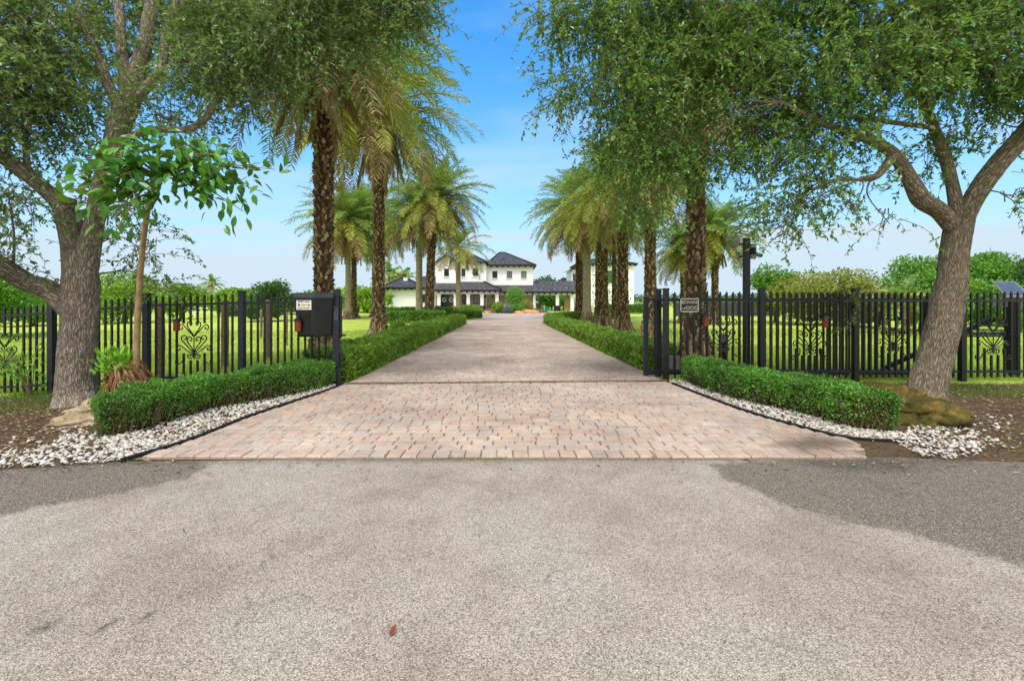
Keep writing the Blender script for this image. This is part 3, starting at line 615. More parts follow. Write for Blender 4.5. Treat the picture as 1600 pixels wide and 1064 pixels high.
def panel(A, B, parent, orn=None, sp=.139, lanes=None, w=.032, hw=.30):
    A = np.array(A, float); B = np.array(B, float); mb = MB(); L = B[0] - A[0]; n = int(round(L / sp)); zb = lambda x: A[2] + (B[2] - A[2]) * (x - A[0]) / L
    yb = lambda x: A[1] + (B[1] - A[1]) * (x - A[0]) / L
    for h in (1.60, .17): bar(mb, (A[0], A[1], A[2] + h), (B[0], B[1], B[2] + h), .05, .042)
    for i in range(1, n):
        x = A[0] + L * i / n; z = zb(x); y = yb(x); jit = rng.normal(0, .004)
        if orn is not None and abs(x - orn) < hw:
            e = abs(x - orn) / hw; picket(mb, x, y, z + 1.2 + .03 * e, z + 1.79 + jit, w); picket(mb, x, y, z + .05, z + (.64 if e > .55 else .50), w, False)
        else: picket(mb, x, y, z + .05, z + 1.79 + jit, w, True, z + .9)
    if orn is not None:
        for k in range(-2, 3): pass
    keep(mb.build('picket_panel', M['iron']), parent)
    if orn is not None: ornament(orn, yb(orn) - .005, zb(orn), parent)
def post(parent, x, y, z, h=1.83, w=.105, m='postn', name='post'):
    mb = MB(); box(mb, x - w / 2, x + w / 2, y - w / 2, y + w / 2, z - .2, z + h - .02); box(mb, x - w / 2 - .006, x + w / 2 + .006, y - w / 2 - .006, y + w / 2 + .006, z + h - .02, z + h + .012)
    return keep(mb.build(name, M[m]), parent)
lp = [(-13.2, 9.25, -.43), (-11.2, 9.2, -.36), (-9.2, 9.1, -.245), (-7.21, 8.98, -.09), (-5.28, 8.9, -.045), (-3.36, 8.66, -.03)]
fl = thing('metal_fence', 'black picket fence with scroll hearts running behind the left oak', 'fence', lp[3], 'black picket fences')
for i, p in enumerate(lp[:-1]): post(fl, *p)
for i in range(5):
    a, b = lp[i], lp[i + 1]; panel((a[0] + .05, a[1], a[2]), (b[0] - .05, b[1], b[2]), fl, (a[0] + b[0]) / 2 if i in (1, 3) else None)
gpost = thing('gate_post', 'dark square gate post with vertical grey numbers beside the plastic bin', 'gate post', (-3.31, 8.6, 0), 'gate posts')
mb = MB(); box(mb, -.055, .055, -.055, .055, -.1, 1.8); box(mb, -.061, .061, -.061, .061, 1.8, 1.815); mb.build('post_tube', M['postn'], gpost)
mb = MB(); box(mb, .056, .085, -.02, .05, .9, 1.7); box(mb, .056, .16, .0, .03, .93, .97); box(mb, .056, .08, -.02, .03, .35, .6); mb.build('gate_catch', M['iron'], gpost)
def text(body, size, parent, loc, rot, m, name='lettering', ex=.002, align='CENTER'):
    cu = bpy.data.curves.new(name, 'FONT'); cu.body = body; cu.size = size; cu.extrude = ex; cu.align_x = align; cu.align_y = 'CENTER'
    tmp = bpy.data.objects.new(name, cu); COL.objects.link(tmp); dg = bpy.context.evaluated_depsgraph_get(); dg.update()
    me = bpy.data.meshes.new_from_object(tmp.evaluated_get(dg)); bpy.data.objects.remove(tmp)
    me.materials.clear(); me.materials.append(m); o = bpy.data.objects.new(name, me); COL.objects.link(o); o.parent = parent; o.location = loc; o.rotation_euler = rot; return o
text('22220'.replace('22220', '25220'), .105, gpost, (0, -.058, 1.36), (PI / 2, PI / 2, 0), M['numsil'], 'house_number')

rp = [(3.1, 9.17, 0), (5.03, 9.17, 0), (6.94, 9.2, 0), (9.12, 9.22, 0), (11.0, 9.24, 0), (13.0, 9.27, 0)]
fr = thing('metal_fence', 'black picket fence with scroll hearts running behind the right oak', 'fence', rp[2], 'black picket fences')
for i, p in enumerate(rp): post(fr, p[0], p[1], p[2], 1.84, .10, 'iron')
orn = {1: gp(1264, 590)[0] * 0 + (1265 - 800) / F * 9.18, 3: (1552 - 800) / F * 9.22}
for i in range(5):
    a, b = rp[i], rp[i + 1]; panel((a[0] + .05, a[1], a[2]), (b[0] - .05, b[1], b[2]), fr, orn.get(i), .132)
gt = thing('sliding_gate', 'black picket gate slid open behind the right fence', 'gate', (2.85, 9.62, 0))
mb = MB(); gy_ = 9.62; x0, x1 = 2.83, 9.1
box(mb, x0 - .045, x0 + .045, gy_ - .04, gy_ + .04, .03, 1.67); box(mb, x1 - .05, x1 + .05, gy_ - .04, gy_ + .04, .03, 1.67)
box(mb, x0 + .045, x1 - .05, gy_ - .03, gy_ + .03, .04, .15); box(mb, x0 + .045, x1 - .05, gy_ - .02, gy_ + .02, 1.60, 1.65)
keep(mb.build('gate_frame', M['postn']), gt)
gorn = [(1130 - 800) / F * gy_, (1395 - 800) / F * gy_]
mb = MB(); n = 45
for i in range(1, n):
    x = x0 + .05 + (x1 - x0 - .1) * i / n; near = [o for o in gorn if abs(x - o) < .26]
    if x < 3.6 and i % 2 == 0 and i < 4: continue
    if near:
        e = abs(x - near[0]) / .26; picket(mb, x, gy_, 1.2, 1.78); picket(mb, x, gy_, .12, .64 if e > .55 else .5, .032, False)
    else: picket(mb, x, gy_, .12, 1.78 if x > 3.2 else 1.66, .032, x > 3.2, .92)
keep(mb.build('picket_panel', M['iron']), gt)
for o_ in gorn: ornament(o_, gy_ - .005, 0, gt)
mb = MB(); gq = thing('gate_post', 'dark guide post just behind the leading edge of the open gate', 'gate post', (3.17, 9.86, 0), 'gate posts')
box(mb, -.055, .055, -.05, .05, -.1, 1.84); box(mb, -.061, .061, -.056, .056, 1.84, 1.86); mb.build('post_tube', M['postn'], gq)
mb = MB(); box(mb, -.02, .02, -.17, -.05, 1.55, 1.59); lathe(mb, [(.001, -.04), (.03, -.04), (.03, .04), (.001, .04)], (0, -.185, 1.5), 10); mb.build('guide_roller', M['iron'], gq)

# dog sign
s = thing('warning_sign', 'small black sign reading BEWARE of DOG hung on the pickets', 'sign', tuple(at(1077.5, 477, 9.12)))
mb = MB(); w, h = .185, .135; box(mb, -w, w, 0, .012, -h, h, 0)
for a, b, c, d in ((-w, w, h - .018, h), (-w, w, -h, -h + .018), (-w, -w + .018, -h, h), (w - .018, w, -h, h)): box(mb, a + (.001 if b - a < .1 else 0), b - (.001 if b - a < .1 else 0), -.004, 0, c, d, 1)
mb.build('sign_plate', [M['signbg'], M['letter']], s)
mb = MB(); box(mb, .05, .056, .0, .004, -h - .05, -h); mb.build('tie', M['letter'], s)
t1 = text('BEWARE', .088, s, (0, -.002, .055), (PI / 2, 0, 0), M['letter']); t2 = text('DOG', .105, s, (.05, -.002, -.055), (PI / 2, 0, 0), M['letter']); t3 = text('of', .075, s, (-.115, -.002, -.06), (PI / 2, 0, 0), M['letter'])

# bin mounted on the fence
bn = thing('parcel_bin', 'black plastic lidded bin with a white label mounted high on the fence', 'bin', tuple(at(494, 522, 8.45) * [1, 1, 0] + [0, 0, 0]))
bx, by = bn.location.x, 8.45; k = 8.45 / F
mb = MB(); zt, zb = CAMH + 12 * k, CAMH - 57 * k
def ringp(sx, sy, z, ch=.1):
    sx *= .88; sy *= .92; return [(-sx, -sy + ch * 0, z), (sx * .2, -sy, z), (sx, -sy + ch * 2.6, z), (sx, sy, z), (-sx, sy, z)]
def loft(mb, rings, mi=0):
    n = len(rings[0]); V = np.vstack([np.array(r, float) for r in rings]); fs = []
    for a in range(len(rings) - 1):
        fs += [[a * n + i, a * n + (i + 1) % n, (a + 1) * n + (i + 1) % n, (a + 1) * n + i] for i in range(n)]
    mb.add(V, [fs, [list(range(n))[::-1]], [list(range((len(rings) - 1) * n, len(rings) * n))]], mi)
loft(mb, [ringp(.27, .2, zb + .02), ringp(.285, .215, zb + .06), ringp(.335, .25, zt - .1)])
for sx in (-.2, -.05): box(mb, sx, sx + .012, -.222, -.185, zb + .15, zt - .2)
mb.build('bin_body', M['plastic'], bn)
mb = MB(); loft(mb, [ringp(.355, .27, zt - .1), ringp(.36, .275, zt - .075), ringp(.35, .265, zt - .02), ringp(.31, .22, zt + .005)]); mb.build('lid', plain('lid_plastic', S(58, 60, 66), S(44, 46, 50), 6, .45, .45), bn)
for kx, kz in ((-.1, zb + .42), (.12, zb + .60)):
    mb = MB(); box(mb, kx - .085, kx + .085, -.24, -.2, kz, kz + .022); box(mb, kx - .07, kx + .07, -.238, -.2, kz - .03, kz); mb.build('hand_grip', M['frame'], bn)
mb = MB(); lx0, lx1, lz0, lz1 = -.25, .015, zt - .135 - .17, zt - .135; yl = -.25
box(mb, lx0, lx1, yl, -.205, lz0, lz1, 0)
for a, b, z, hh, mi in ((.03, .13, .14, .022, 2), (.15, .235, .138, .02, 2), (.085, .185, .07, .035, 1), (.03, .065, .066, .042, 2), (.205, .218, .068, .034, 2), (.225, .24, .068, .034, 2), (.025, .245, .022, .014, 2)):
    box(mb, lx0 + a, lx0 + b, yl - .002, yl, lz0 + z, lz0 + z + hh, mi)
mb.build('label', [M['lpaper'], M['lyel'], M['ink']], bn)
for bx_ in (-.2, .25): mb = MB(); bar(mb, (bx_, .2, zt - .25), (bx_, .45, zt - .25), .04, .04); mb.build('bracket', M['iron'], bn)

# lanterns hung on pickets
def parts_of(name,m,parent,*fs):
    for f in fs: mb=MB(); f(mb); mb.build(name,m,parent)
def lantern(px, py, D, lab):
    t = thing('hanging_lantern', lab, 'lantern', tuple(at(px, py, D)), 'copper lanterns hung on the fences')
    mb = MB(); lathe(mb, [(.001, -.112), (.05, -.112), (.055, -.1), (.058, .085), (.001, .086)], (0, -.02, 0), 8); mb.build('lamp_glass', M['lantern'], t)
    mb = MB(); mb.add([[-.075, -.09, .075], [.075, -.09, .075], [.075, .06, .075], [-.075, .06, .075], [-.03, -.03, .125], [.03, -.03, .125], [.03, .02, .125], [-.03, .02, .125]], BOXF); lathe(mb, [(.022, .11), (.026, .15), (.012, .17), (.001, .172)], (0, -.01, 0), 8)
    mb.build('cap', M['iron'], t)
lantern(277, 508, 8.86, 'copper lantern hung beside the scroll heart left of the plastic bin')
lantern(466, 508, 8.2, 'copper lantern hung at the lower left edge of the plastic bin')
lantern(1102.5, 501, 9.08, 'copper lantern hung on the pickets just below the dog sign')
lantern(1288, 503, 9.1, 'copper lantern hung beside the scroll heart of the right fence')

# lamp post, gate box, solar panel, brace
lpst = thing('light_post', 'tall black square post with a floodlight and camera behind the right fence', 'light post', (5.41, 10.5, 0))
mb = MB(); box(mb, -.06, .06, -.06, .06, -.1, 3.02); box(mb, -.066, .066, -.066, .066, 3.02, 3.04); mb.build('post_tube', M['postn'], lpst)
mb = MB(); k = 10.5 / F; x = -20 * k; lathe(mb, [(.001, -.14), (.05, -.13), (.12, -.06), (.15, .03), (.15, .14), (.001, .15)], (x - .02, -.02, CAMH + 91 * k), 14); mb.build('floodlight', M['grey'], lpst)
for a_, b_ in (((x + .08, -.02, CAMH + 88 * k), (-.06, -.02, CAMH + 88 * k)), ((-.19, -.03, CAMH + 67 * k), (-.06, -.03, CAMH + 71 * k))): mb = MB(); bar(mb, a_, b_, .04, .045); mb.build('bracket', M['iron'], lpst)
mb = MB(); z = CAMH + 77 * k; lathe(mb, [(.001, -.17), (.07, -.17), (.07, .17), (.001, .17)], (.135, -.03, z), 14); 
mb.build('canister', M['frame'], lpst)
M['steel'] = plain('steel', S(190, 188, 180), None, 10, .35, .5, .3)
for zz in (-.15, -.10, .10, .15): mb = MB(); lathe(mb, [(.0715, zz - .014), (.076, zz), (.0715, zz + .014)], (.135, -.03, z), 14); mb.build('steel_strap', M['steel'], lpst)
mb = MB(); tube(mb, np.array([[.2, -.05, z - .09], [.26, -.07, z - .09], [.31, -.09, z - .11]]), [.03, .04, .045], 8); mb.build('camera', M['iron'], lpst)
t = thing('gate_box', 'small grey control box on a thin stake behind the scroll gate', 'control box', (4.83, 10.4, 0))
mb = MB(); box(mb, -.09, .09, -.05, .05, .45, .82); box(mb, -.096, .096, -.056, .056, .82, .835); lathe(mb, [(.001, 0), (.03, 0), (.03, .02), (.001, .02)], (0, -.06, .66), 10); mb.build('housing', M['grey'], t)
mb = MB(); box(mb, -.03, .03, -.03, .03, 0, .45); mb.build('stake', M['iron'], t)
t = thing('gate_motor', 'small grey gate motor box low behind the first pickets of the open gate', 'gate motor', (3.62, 10.2, 0))
mb = MB(); box(mb, -.1, .1, -.12, .12, .04, .32); box(mb, -.09, .09, -.11, .11, .32, .36); mb.build('housing', M['grey'], t)
mb = MB(); box(mb, -.13, .13, -.15, .15, -.02, .04); mb.build('base', M['iron'], t)
t = thing('solar_post', 'thick dark post carrying a tilted solar panel behind the right fence', 'solar post', (10.75, 9.78, 0))
mb = MB(); box(mb, -.085, .085, -.085, .085, -.1, 1.58); mb.build('post_tube', M['frame'], t)
mb = MB(); mb.add(np.array([[-.27, -.12, 1.66], [.27, -.12, 1.66], [.47, .38, 2.0], [-.03, .38, 2.0], [-.27, -.13, 1.69], [.27, -.13, 1.69], [.47, .37, 2.03], [-.03, .37, 2.03]]), BOXF, 1)
mb.add(np.array([[-.24, -.105, 1.692], [.245, -.105, 1.692], [.43, .35, 2.003], [-.02, .35, 2.003], [-.24, -.11, 1.70], [.245, -.11, 1.70], [.43, .345, 2.011], [-.02, .345, 2.011]]) + [0, 0, .012], BOXF, 0)
mb.build('solar_panel', [M['solar'], M['grey']], t)
mb = MB(); box(mb, -.2, .26, .0, .2, 1.47, 1.665); mb.build('battery_box', M['grey'], t)
t = thing('corral_brace', 'dark timber rail with a diagonal brace behind the fence right of the oak', 'fence brace', (9.3, 9.95, 0))
mb = MB(); bar(mb, (0, 0, .86), (1.45, 0, .86), .05, .1); mb.build('rail', M['frame'], t)
mb = MB(); bar(mb, (-1.1, .06, .12), (1.25, .06, 1.2), .05, .09); mb.build('diagonal', M['frame'], t)
mb = MB(); box(mb, -.16, -.02, .1, .22, -.1, 1.6); mb.build('post', M['frame'], t)
mb = MB(); tube(mb, np.array([[.25, -.05, .8], [.4, -.06, .85], [1.3, -.06, .85], [1.4, -.06, .8], [1.4, -.06, .45]]), .02, 6); mb.build('pipe', plain('pipe_grey', S(96, 98, 100), None, 12, .4, .5), t)

# wooden paddock posts and far rail fences
for k, (px, yt, yb, D, lab) in enumerate([(250, 480, 590, 10.6, 'thick weathered wooden post nearest behind the left scroll heart'), (351, 478, 572, 11.9, 'weathered wooden post second from the left behind the fence'), (418, 476, 556, 13.6, 'weathered wooden post halfway between scroll heart and plastic bin'), (408, 483, 526, 22, 'thin far wooden post just left of the halfway one'), (447, 480, 532, 19, 'thin pale wooden post nearest the left of the plastic bin')]):
    p = at(px, yb, D); t = thing('wooden_post', lab, 'wooden post', (p[0], D, float(gz(p[0], D))), 'wooden paddock posts'); hh = 1.75 if k < 3 else 1.35
    mb = MB(); tube(mb, np.array([[0, 0, -.1], [.01, .0, hh * .5], [0, .01, hh]]), [.095, .09, .085] if k < 3 else .06, 9, 0, .12, per=4); mb.build('timber', M['wood'], t, True)
def rail_fence(p0, p1, n, h, m, name, lab, rails, w=.1):
    p0 = np.array(p0, float); p1 = np.array(p1, float); t = thing(name, lab, 'fence', (p0[0], p0[1], 0))
    for i in range(n + 1):
        q = p0 + (p1 - p0) * i / n; mb = MB(); box(mb, q[0] - w / 2, q[0] + w / 2, q[1] - w / 2, q[1] + w / 2, -.05, h); keep(mb.build('post', m), t)
    for z in rails:
        mb = MB(); bar(mb, (p0[0], p0[1] - w * .5 - .021, z), (p1[0], p1[1] - w * .5 - .021, z), .04, .12); keep(mb.build('rail', m), t)
rail_fence((-46, 44), (-27, 52), 8, 1.3, M['white'], 'rail_fence', 'distant white rail fence behind the left oak trunk', (.4, .8, 1.2))
rail_fence((-25, 40), (-17, 44), 4, 1.3, M['dfence'], 'rail_fence', 'distant dark rail fence behind the left scroll heart', (.35, .75, 1.15), .12)
t = thing('screen_fence', 'dark grey solid screen fence far behind the dog sign', 'fence', (24, 46, 0))
mb = MB(); bar(mb, (16.5, 46, .75), (27, 46, .75), .05, 1.4); keep(mb.build('screen_panel', M['dfence']), t)
for i in range(6): mb = MB(); x = 16.5 + i * 2.1; box(mb, x - .06, x + .06, 45.86, 45.97, 0, 1.55); keep(mb.build('post', M['dfence']), t)

# ---------------------------------------------------------------- oaks
def droop_twigs(mbl, mbt, C, Rr, n, lm, L=(.45, .95), leafL=.078, leafW=.033, nl=18, grav=.34, flat=.75):
    th = rng.normal(size=(n, 3)); th = unit(th); r = rng.random(n)[:, None] ** .42
    st = th * r * Rr * [1, 1, flat]
    nc = max(5, int(n / 20)); cc = unit(rng.normal(size=(nc, 3))) * rng.random((nc, 1)) ** .4 * Rr * [1, 1, flat]
    pick = cc[rng.integers(0, nc, n)] + rng.normal(0, .15, (n, 3)) * [1, 1, .7]
    st = C + np.where(rng.random((n, 1)) < .8, pick, st) + [0, 0, .18]
    d = unit(th * [1, 1, .55] + rng.normal(0, .5, (n, 3))); ln = rng.uniform(*L, n)[:, None]; m = 6
    P = [st]
    for k in range(m - 1):
        d = unit(d + np.array([0, 0, -grav * .55]) + rng.normal(0, .14, (n, 3))); P.append(P[-1] + d * ln / (m - 1))
    P = np.stack(P, 1)
    if mbt is not None: tubes(mbt, P, np.linspace(.0055, .0018, m), 3)
    t = (rng.random((n, nl)) ** .8) * (m - 1.001); i = t.astype(int); f = (t - i)[..., None]; ar = np.arange(n)[:, None]
    pos = P[ar, i] * (1 - f) + P[ar, i + 1] * f; tan = unit(P[ar, i + 1] - P[ar, i])
    D = tan * .7 + rng.normal(0, .62, (n, nl, 3)) + [0, 0, -.05]
    pos = pos.reshape(-1, 3); D = D.reshape(-1, 3); q = len(pos); s = .65 + .7 * rng.random(q)
    N = rng.normal(0, .7, (q, 3)) + [0, 0, .8]
    leaves(mbl, pos, D, leafL * s, leafW * s, lm, .22, N, .52)
def limb(mb, pts, rad, k=10, rough=.1, per=6, ridge=0): tube(mb, np.array(pts), rad, k, 0, rough, per=per, ridge=ridge)
def oak(name, label, base, limbs, blobs, mleaf, mbark, tw=1.0, up=True, thin=.76, **kw):
    root = thing(name, label, 'tree', tuple(base)); mbb = MB(); nodes = []
    for pts, rad in limbs:
        rad = [r * thin for r in rad]; big = max(rad) > .14; limb(mbb, pts, rad, 72 if big else 12, .13 if big else .1, 26 if big else 6, .022 if big else 0); P, R = smoothpath(np.array(pts), np.array(rad), 6)
        nodes += [(p, r) for p, r in zip(P, R)]
    NP = np.array([p for p, _ in nodes]); NR = np.array([r for _, r in nodes])
    mbr = mbb; mbl = MB(); mbt = MB()
    for c, r, n in blobs:
        c = np.array(c); dd = np.linalg.norm(NP - c, axis=1) + np.where(NP[:, 2] < base[2] + 2.2, 9, 0); i = int(np.argmin(dd)); a = NP[i]; r0 = min(NR[i] * .6, .07 if n > 200 else (.035 if n > 90 else .016))
        midp = (a + c) / 2 + np.array([0, 0, .15 * dd[i]]) + rng.normal(0, .12, 3)
        tube(mbr, np.array([a, midp, c]), [r0, r0 * .7, r0 * .35], 6, 0, .1, per=5)
        for _ in range(7 if n > 200 else 4):
            e = c + unit(rng.normal(size=3)) * r * rng.uniform(.6, 1.0) * [1, 1, .7]; s0 = a * .2 + c * .8
            tube(mbr, np.array([s0 + rng.normal(0, .05, 3), (s0 + e) / 2 + [0, 0, .15 * r], e]), [r0 * .4 + .003, .25 * r0 + .003, .003], 5, per=4)
        droop_twigs(mbl, mbt, c, r, int(n * tw), 0, **kw)
    keep(mbb.build('trunk', mbark, smooth=True, bc=True), root)
    keep(mbt.build('twigs', M['twig']), root); keep(mbl.build('crown', mleaf), root); return root
A = at
zL = -.2
oL_base = (-7.62, 7.75, zL)
limbsL = [
  ([A(120, 640, 7.6) * [1, 1, 0] + [0, 0, zL - .15], A(119, 618, 7.75), A(121, 560, 7.8), A(124, 490, 7.8), A(126, 440, 7.8), A(120, 390, 7.8), A(108, 345, 7.75), A(100, 312, 7.7)], [.53, .41, .345, .335, .325, .27, .23, .2]),
  ([A(124, 490, 7.85), A(133, 420, 7.8), A(146, 355, 7.75), A(160, 290, 7.75), A(180, 220, 7.8), A(198, 165, 7.9), A(218, 100, 8.0), A(234, 30, 8.1), A(244, -60, 8.2)], [.27, .24, .19, .18, .21, .25, .17, .15, .12]),
  ([A(112, 485, 7.8), A(80, 455, 7.7), A(40, 440, 7.5), A(0, 415, 7.2), A(-60, 380, 6.9), A(-140, 330, 6.6)], [.25, .23, .2, .19, .16, .1]),
  ([A(104, 330, 7.7), A(80, 305, 7.6), A(45, 275, 7.5), A(5, 245, 7.4), A(-60, 190, 7.3), A(-120, 120, 7.2)], [.2, .17, .15, .14, .12, .08]),
  ([A(190, 180, 7.85), A(165, 120, 7.8), A(140, 60, 7.7), A(110, -20, 7.6)], [.13, .1, .08, .06]),
  ([A(200, 150, 7.9), A(190, 80, 8), A(186, 10, 8.1), A(180, -80, 8.2)], [.14, .11, .1, .07]),
  ([A(205, 160, 7.9), A(250, 110, 8.1), A(262, 40, 8.3), A(300, -60, 8.5)], [.13, .1, .09, .06]),
  ([A(170, 230, 7.8), A(230, 205, 7.7), A(300, 200, 7.6), A(335, 165, 7.6), A(350, 110, 7.7), A(420, 40, 7.8), A(520, -30, 7.9)], [.1, .075, .07, .065, .055, .045, .03]),
  ([A(45, 275, 7.5), A(40, 215, 7.4), A(56, 160, 7.3)], [.06, .05, .03]), ([A(20, 428, 7.3), A(22, 370, 7.2), A(14, 310, 7.1)], [.03, .022, .012])]
def B(px, py, D, r, n): return (A(px, py, D), r, n)
blobsL = [B(-60, 30, 7, 1.2, 520), B(40, 40, 7.2, 1.1, 620), B(60, 120, 7.2, .9, 380), B(150, 30, 9.0, 1.0, 340), B(130, 110, 8.9, .7, 150), B(255, 20, 9.3, 1.1, 420), B(300, 105, 8.7, .8, 280), B(360, 30, 7.6, 1.0, 620), B(350, 130, 7.6, .6, 240),
  B(450, 20, 7.6, 1.0, 500), B(440, 100, 7.7, .7, 230), B(530, 35, 7.8, .75, 290), B(600, 5, 8, .65, 230), B(650, 0, 8.1, .5, 170), B(640, 50, 8.1, .35, 60), B(560, 95, 7.9, .4, 45), B(500, 130, 7.7, .4, 50),
  B(20, 200, 7.2, .7, 200), B(-50, 180, 7, .9, 300), B(100, 200, 7.4, .45, 70), B(270, 190, 7.8, .55, 120), B(60, 330, 7.3, .5, 60), B(20, 390, 7.1, .5, 70), B(-40, 300, 7, .7, 130), B(230, 400, 8.3, .5, 55), B(255, 455, 8.2, .28, 18), B(190, 330, 8.2, .5, 60),
  B(100, -110, 8.8, 1.2, 240), B(320, -110, 8.6, 1.2, 240), B(500, -90, 8.2, 1.0, 200), B(-90, -90, 7.2, 1.1, 180)]
oak('oak_tree', 'large oak with a thick furrowed grey trunk and low side limb at left', oL_base, limbsL, blobsL, M['oakL'], M['bark'], .70)
oR_base = (6.95, 7.55, 0)
limbsR = [
  ([(6.78, 7.5, -.15), A(1448, 612, 7.5), A(1462, 555, 7.55), A(1476, 500, 7.55), A(1487, 440, 7.55), A(1492, 390, 7.55), A(1500, 340, 7.55)], [.52, .37, .315, .305, .28, .255, .25]),
  ([A(1498, 365, 7.55), A(1517, 318, 7.5), A(1550, 268, 7.4), A(1590, 222, 7.3), A(1650, 150, 7.2), A(1720, 60, 7.1)], [.2, .2, .19, .19, .17, .12]),
  ([A(1490, 355, 7.55), A(1468, 330, 7.45), A(1440, 312, 7.3), A(1422, 280, 7.2), A(1395, 240, 7.1), A(1350, 215, 7.0), A(1290, 195, 7.0), A(1220, 160, 7.1)], [.18, .18, .175, .14, .12, .09, .06, .04]),
  ([A(1498, 340, 7.55), A(1488, 290, 7.6), A(1475, 240, 7.6), A(1455, 190, 7.6), A(1430, 120, 7.6), A(1400, 30, 7.6), A(1370, -60, 7.6)], [.15, .12, .11, .1, .09, .07, .05]),
  ([A(1395, 245, 7.1), A(1370, 275, 7.0), A(1345, 280, 6.9)], [.1, .07, .05]),
  ([A(1420, 110, 7.6), A(1330, 50, 7.7), A(1220, 20, 7.9), A(1100, 5, 8.1), A(980, 20, 8.2), A(900, 40, 8.2)], [.09, .075, .065, .05, .035, .02]),
  ([A(1460, 200, 7.6), A(1380, 190, 7.3), A(1300, 180, 7.2)], [.06, .045, .03])]
blobsR = [B(1600, 20, 7, 1.1, 620), B(1560, 110, 6.8, .8, 380), B(1640, 130, 7, .7, 260), B(1480, 30, 7.2, 1.0, 560), B(1470, 105, 7, .65, 270), B(1370, 40, 7.4, 1.1, 640), B(1390, 130, 6.9, .65, 260), B(1250, 40, 7.7, 1.1, 700), B(1290, 140, 7.2, .8, 430),
  B(1130, 40, 8, 1.1, 720), B(1180, 140, 7.7, .9, 560), B(1010, 40, 8.1, 1.0, 640), B(1060, 150, 8, .95, 620), B(930, 30, 8.2, .7, 300), B(890, 60, 8.2, .6, 130), B(960, 140, 8.1, .75, 360), B(890, 150, 8.1, .45, 70), B(865, 30, 8.2, .4, 50), B(870, 180, 8.1, .3, 28), B(1010, 235, 8.1, .75, 380), B(1000, 320, 8.1, .5, 130), B(1060, 260, 8, .5, 150), B(960, 250, 8.2, .5, 110),
  B(1150, 230, 7.8, .55, 170), B(1230, 240, 7.4, .55, 190), B(1220, 330, 7.3, .45, 95), B(1260, 300, 7.2, .45, 90), B(1330, 225, 6.9, .45, 110), B(1200, 370, 7.3, .28, 30), B(1330, 330, 6.8, .25, 12), B(1390, 350, 6.9, .22, 10), B(1540, 180, 7.6, .45, 60), B(1590, 310, 7, .35, 16), B(1460, 240, 7.8, .4, 70),
  B(1500, -100, 7.6, 1.2, 220), B(1300, -110, 8, 1.2, 220), B(1100, -100, 8.3, 1.1, 220), B(960, -80, 8.4, .9, 150), B(1680, -70, 7.2, 1.1, 180)]
oak('oak_tree', 'leaning oak with a forked brown trunk behind the mossy rock', oR_base, limbsR, blobsR, M['oakR'], M['bark2'], .64, L=(.4, 1.0), grav=.46)
# mossy / limestone boulders
def boulder(name, label, c, s, m, rz=0, seed=0, flat=.5, sub=5, amp=.5):
    v, f = ico(sub); d = fbm(v * 1.6 + seed, 4); r = 1 + amp * (d - .5) * 1.6 + .22 * (fbm(v * 6 + seed, 4) - .5)
    q_ = v[:, 2] * 2.6 + fbm(v * 2 + seed) * 1.6; step = .16 * (np.floor(q_) + sstep(.55, 1, q_ - np.floor(q_)) - q_) + .09 * (1 - np.abs(2 * fbm(v * 4 + seed, 3) - 1))
    V = v * (r + step)[:, None] * s; mb = MB(); mb.add(V, f); o = mb.build(name, m, smooth=True); o.location = c; o.rotation_euler[2] = rz
    return tag(o, label, 'boulder', 'garden boulders')
boulder('boulder', 'mossy ochre boulder at the foot of the leaning right oak', tuple(gp(1446, 664) + [.0, .22, .05]), (.5, .38, .27), M['mossrock'], -.15, 3.1, amp=.8)
boulder('boulder', 'long mossy ledge rock behind the mossy boulder under the oak', tuple(gp(1425, 642) + [-.1, .35, .10]), (.42, .3, .24), M['mossrock'], -.6, 8.7, amp=.8)
boulder('boulder', 'pale limestone slab lying between the left oak trunk and the hedge', (-5.55, 6.0, -.02), (.42, .26, .17), M['limerock'], .5, 5.2, amp=.9)
boulder('boulder', 'pale limestone ledge under the root clump behind the left hedge', (-5.95, 6.9, -.05), (.5, .34, .24), M['limerock'], .9, 2.4, amp=.8)

# root clump with a bright shrub, and the ficus
rc = thing('root_clump', 'tangled brown root clump sprouting bright leaves behind the left hedge', 'stump', tuple(at(203, 607, 7.6)))
mb = MB(); n = 110; a = rng.random(n) * 2 * PI; P = []
for s in np.linspace(0, 1, 7): P.append(np.c_[np.cos(a + s * .7) * (.05 + .30 * s ** .8), np.sin(a + s * .7) * (.05 + .30 * s ** .8), .5 * (1 - s ** 1.6) - .05 + 0 * a] + rng.normal(0, .022, (n, 3)))
tubes(mb, np.stack(P, 1), np.linspace(.022, .012, 7), 5); v, f = ico(3); mb.add(v * (1 + .3 * (fbm(v * 3) - .5))[:, None] * [.25, .25, .42], f); mb.build('roots', M['root'], rc, True)
mb = MB(); n = 170; st = np.c_[rng.normal(-.1, .16, n), rng.normal(-.08, .1, n), rng.uniform(.25, .62, n)]; broad(mb, st, np.c_[rng.normal(-.1, .8, n), rng.normal(-.2, .6, n), rng.uniform(.2, 1.2, n)], rng.uniform(.1, .18, n), rng.uniform(.035, .05, n)); 
n = 40; st = np.c_[rng.uniform(-.32, .3, n), rng.normal(-.22, .05, n), rng.uniform(.05, .4, n)]; broad(mb, st, np.c_[rng.normal(0, .8, n), rng.normal(-.4, .6, n), rng.uniform(0, .9, n)], .09, .035)
mb.build('leaves', M['lime'], rc)
fc = thing('ficus_tree', 'slim bare-stemmed tree with large glossy leaves in front of the left oak', 'tree', tuple(at(214, 560, 7.55)))
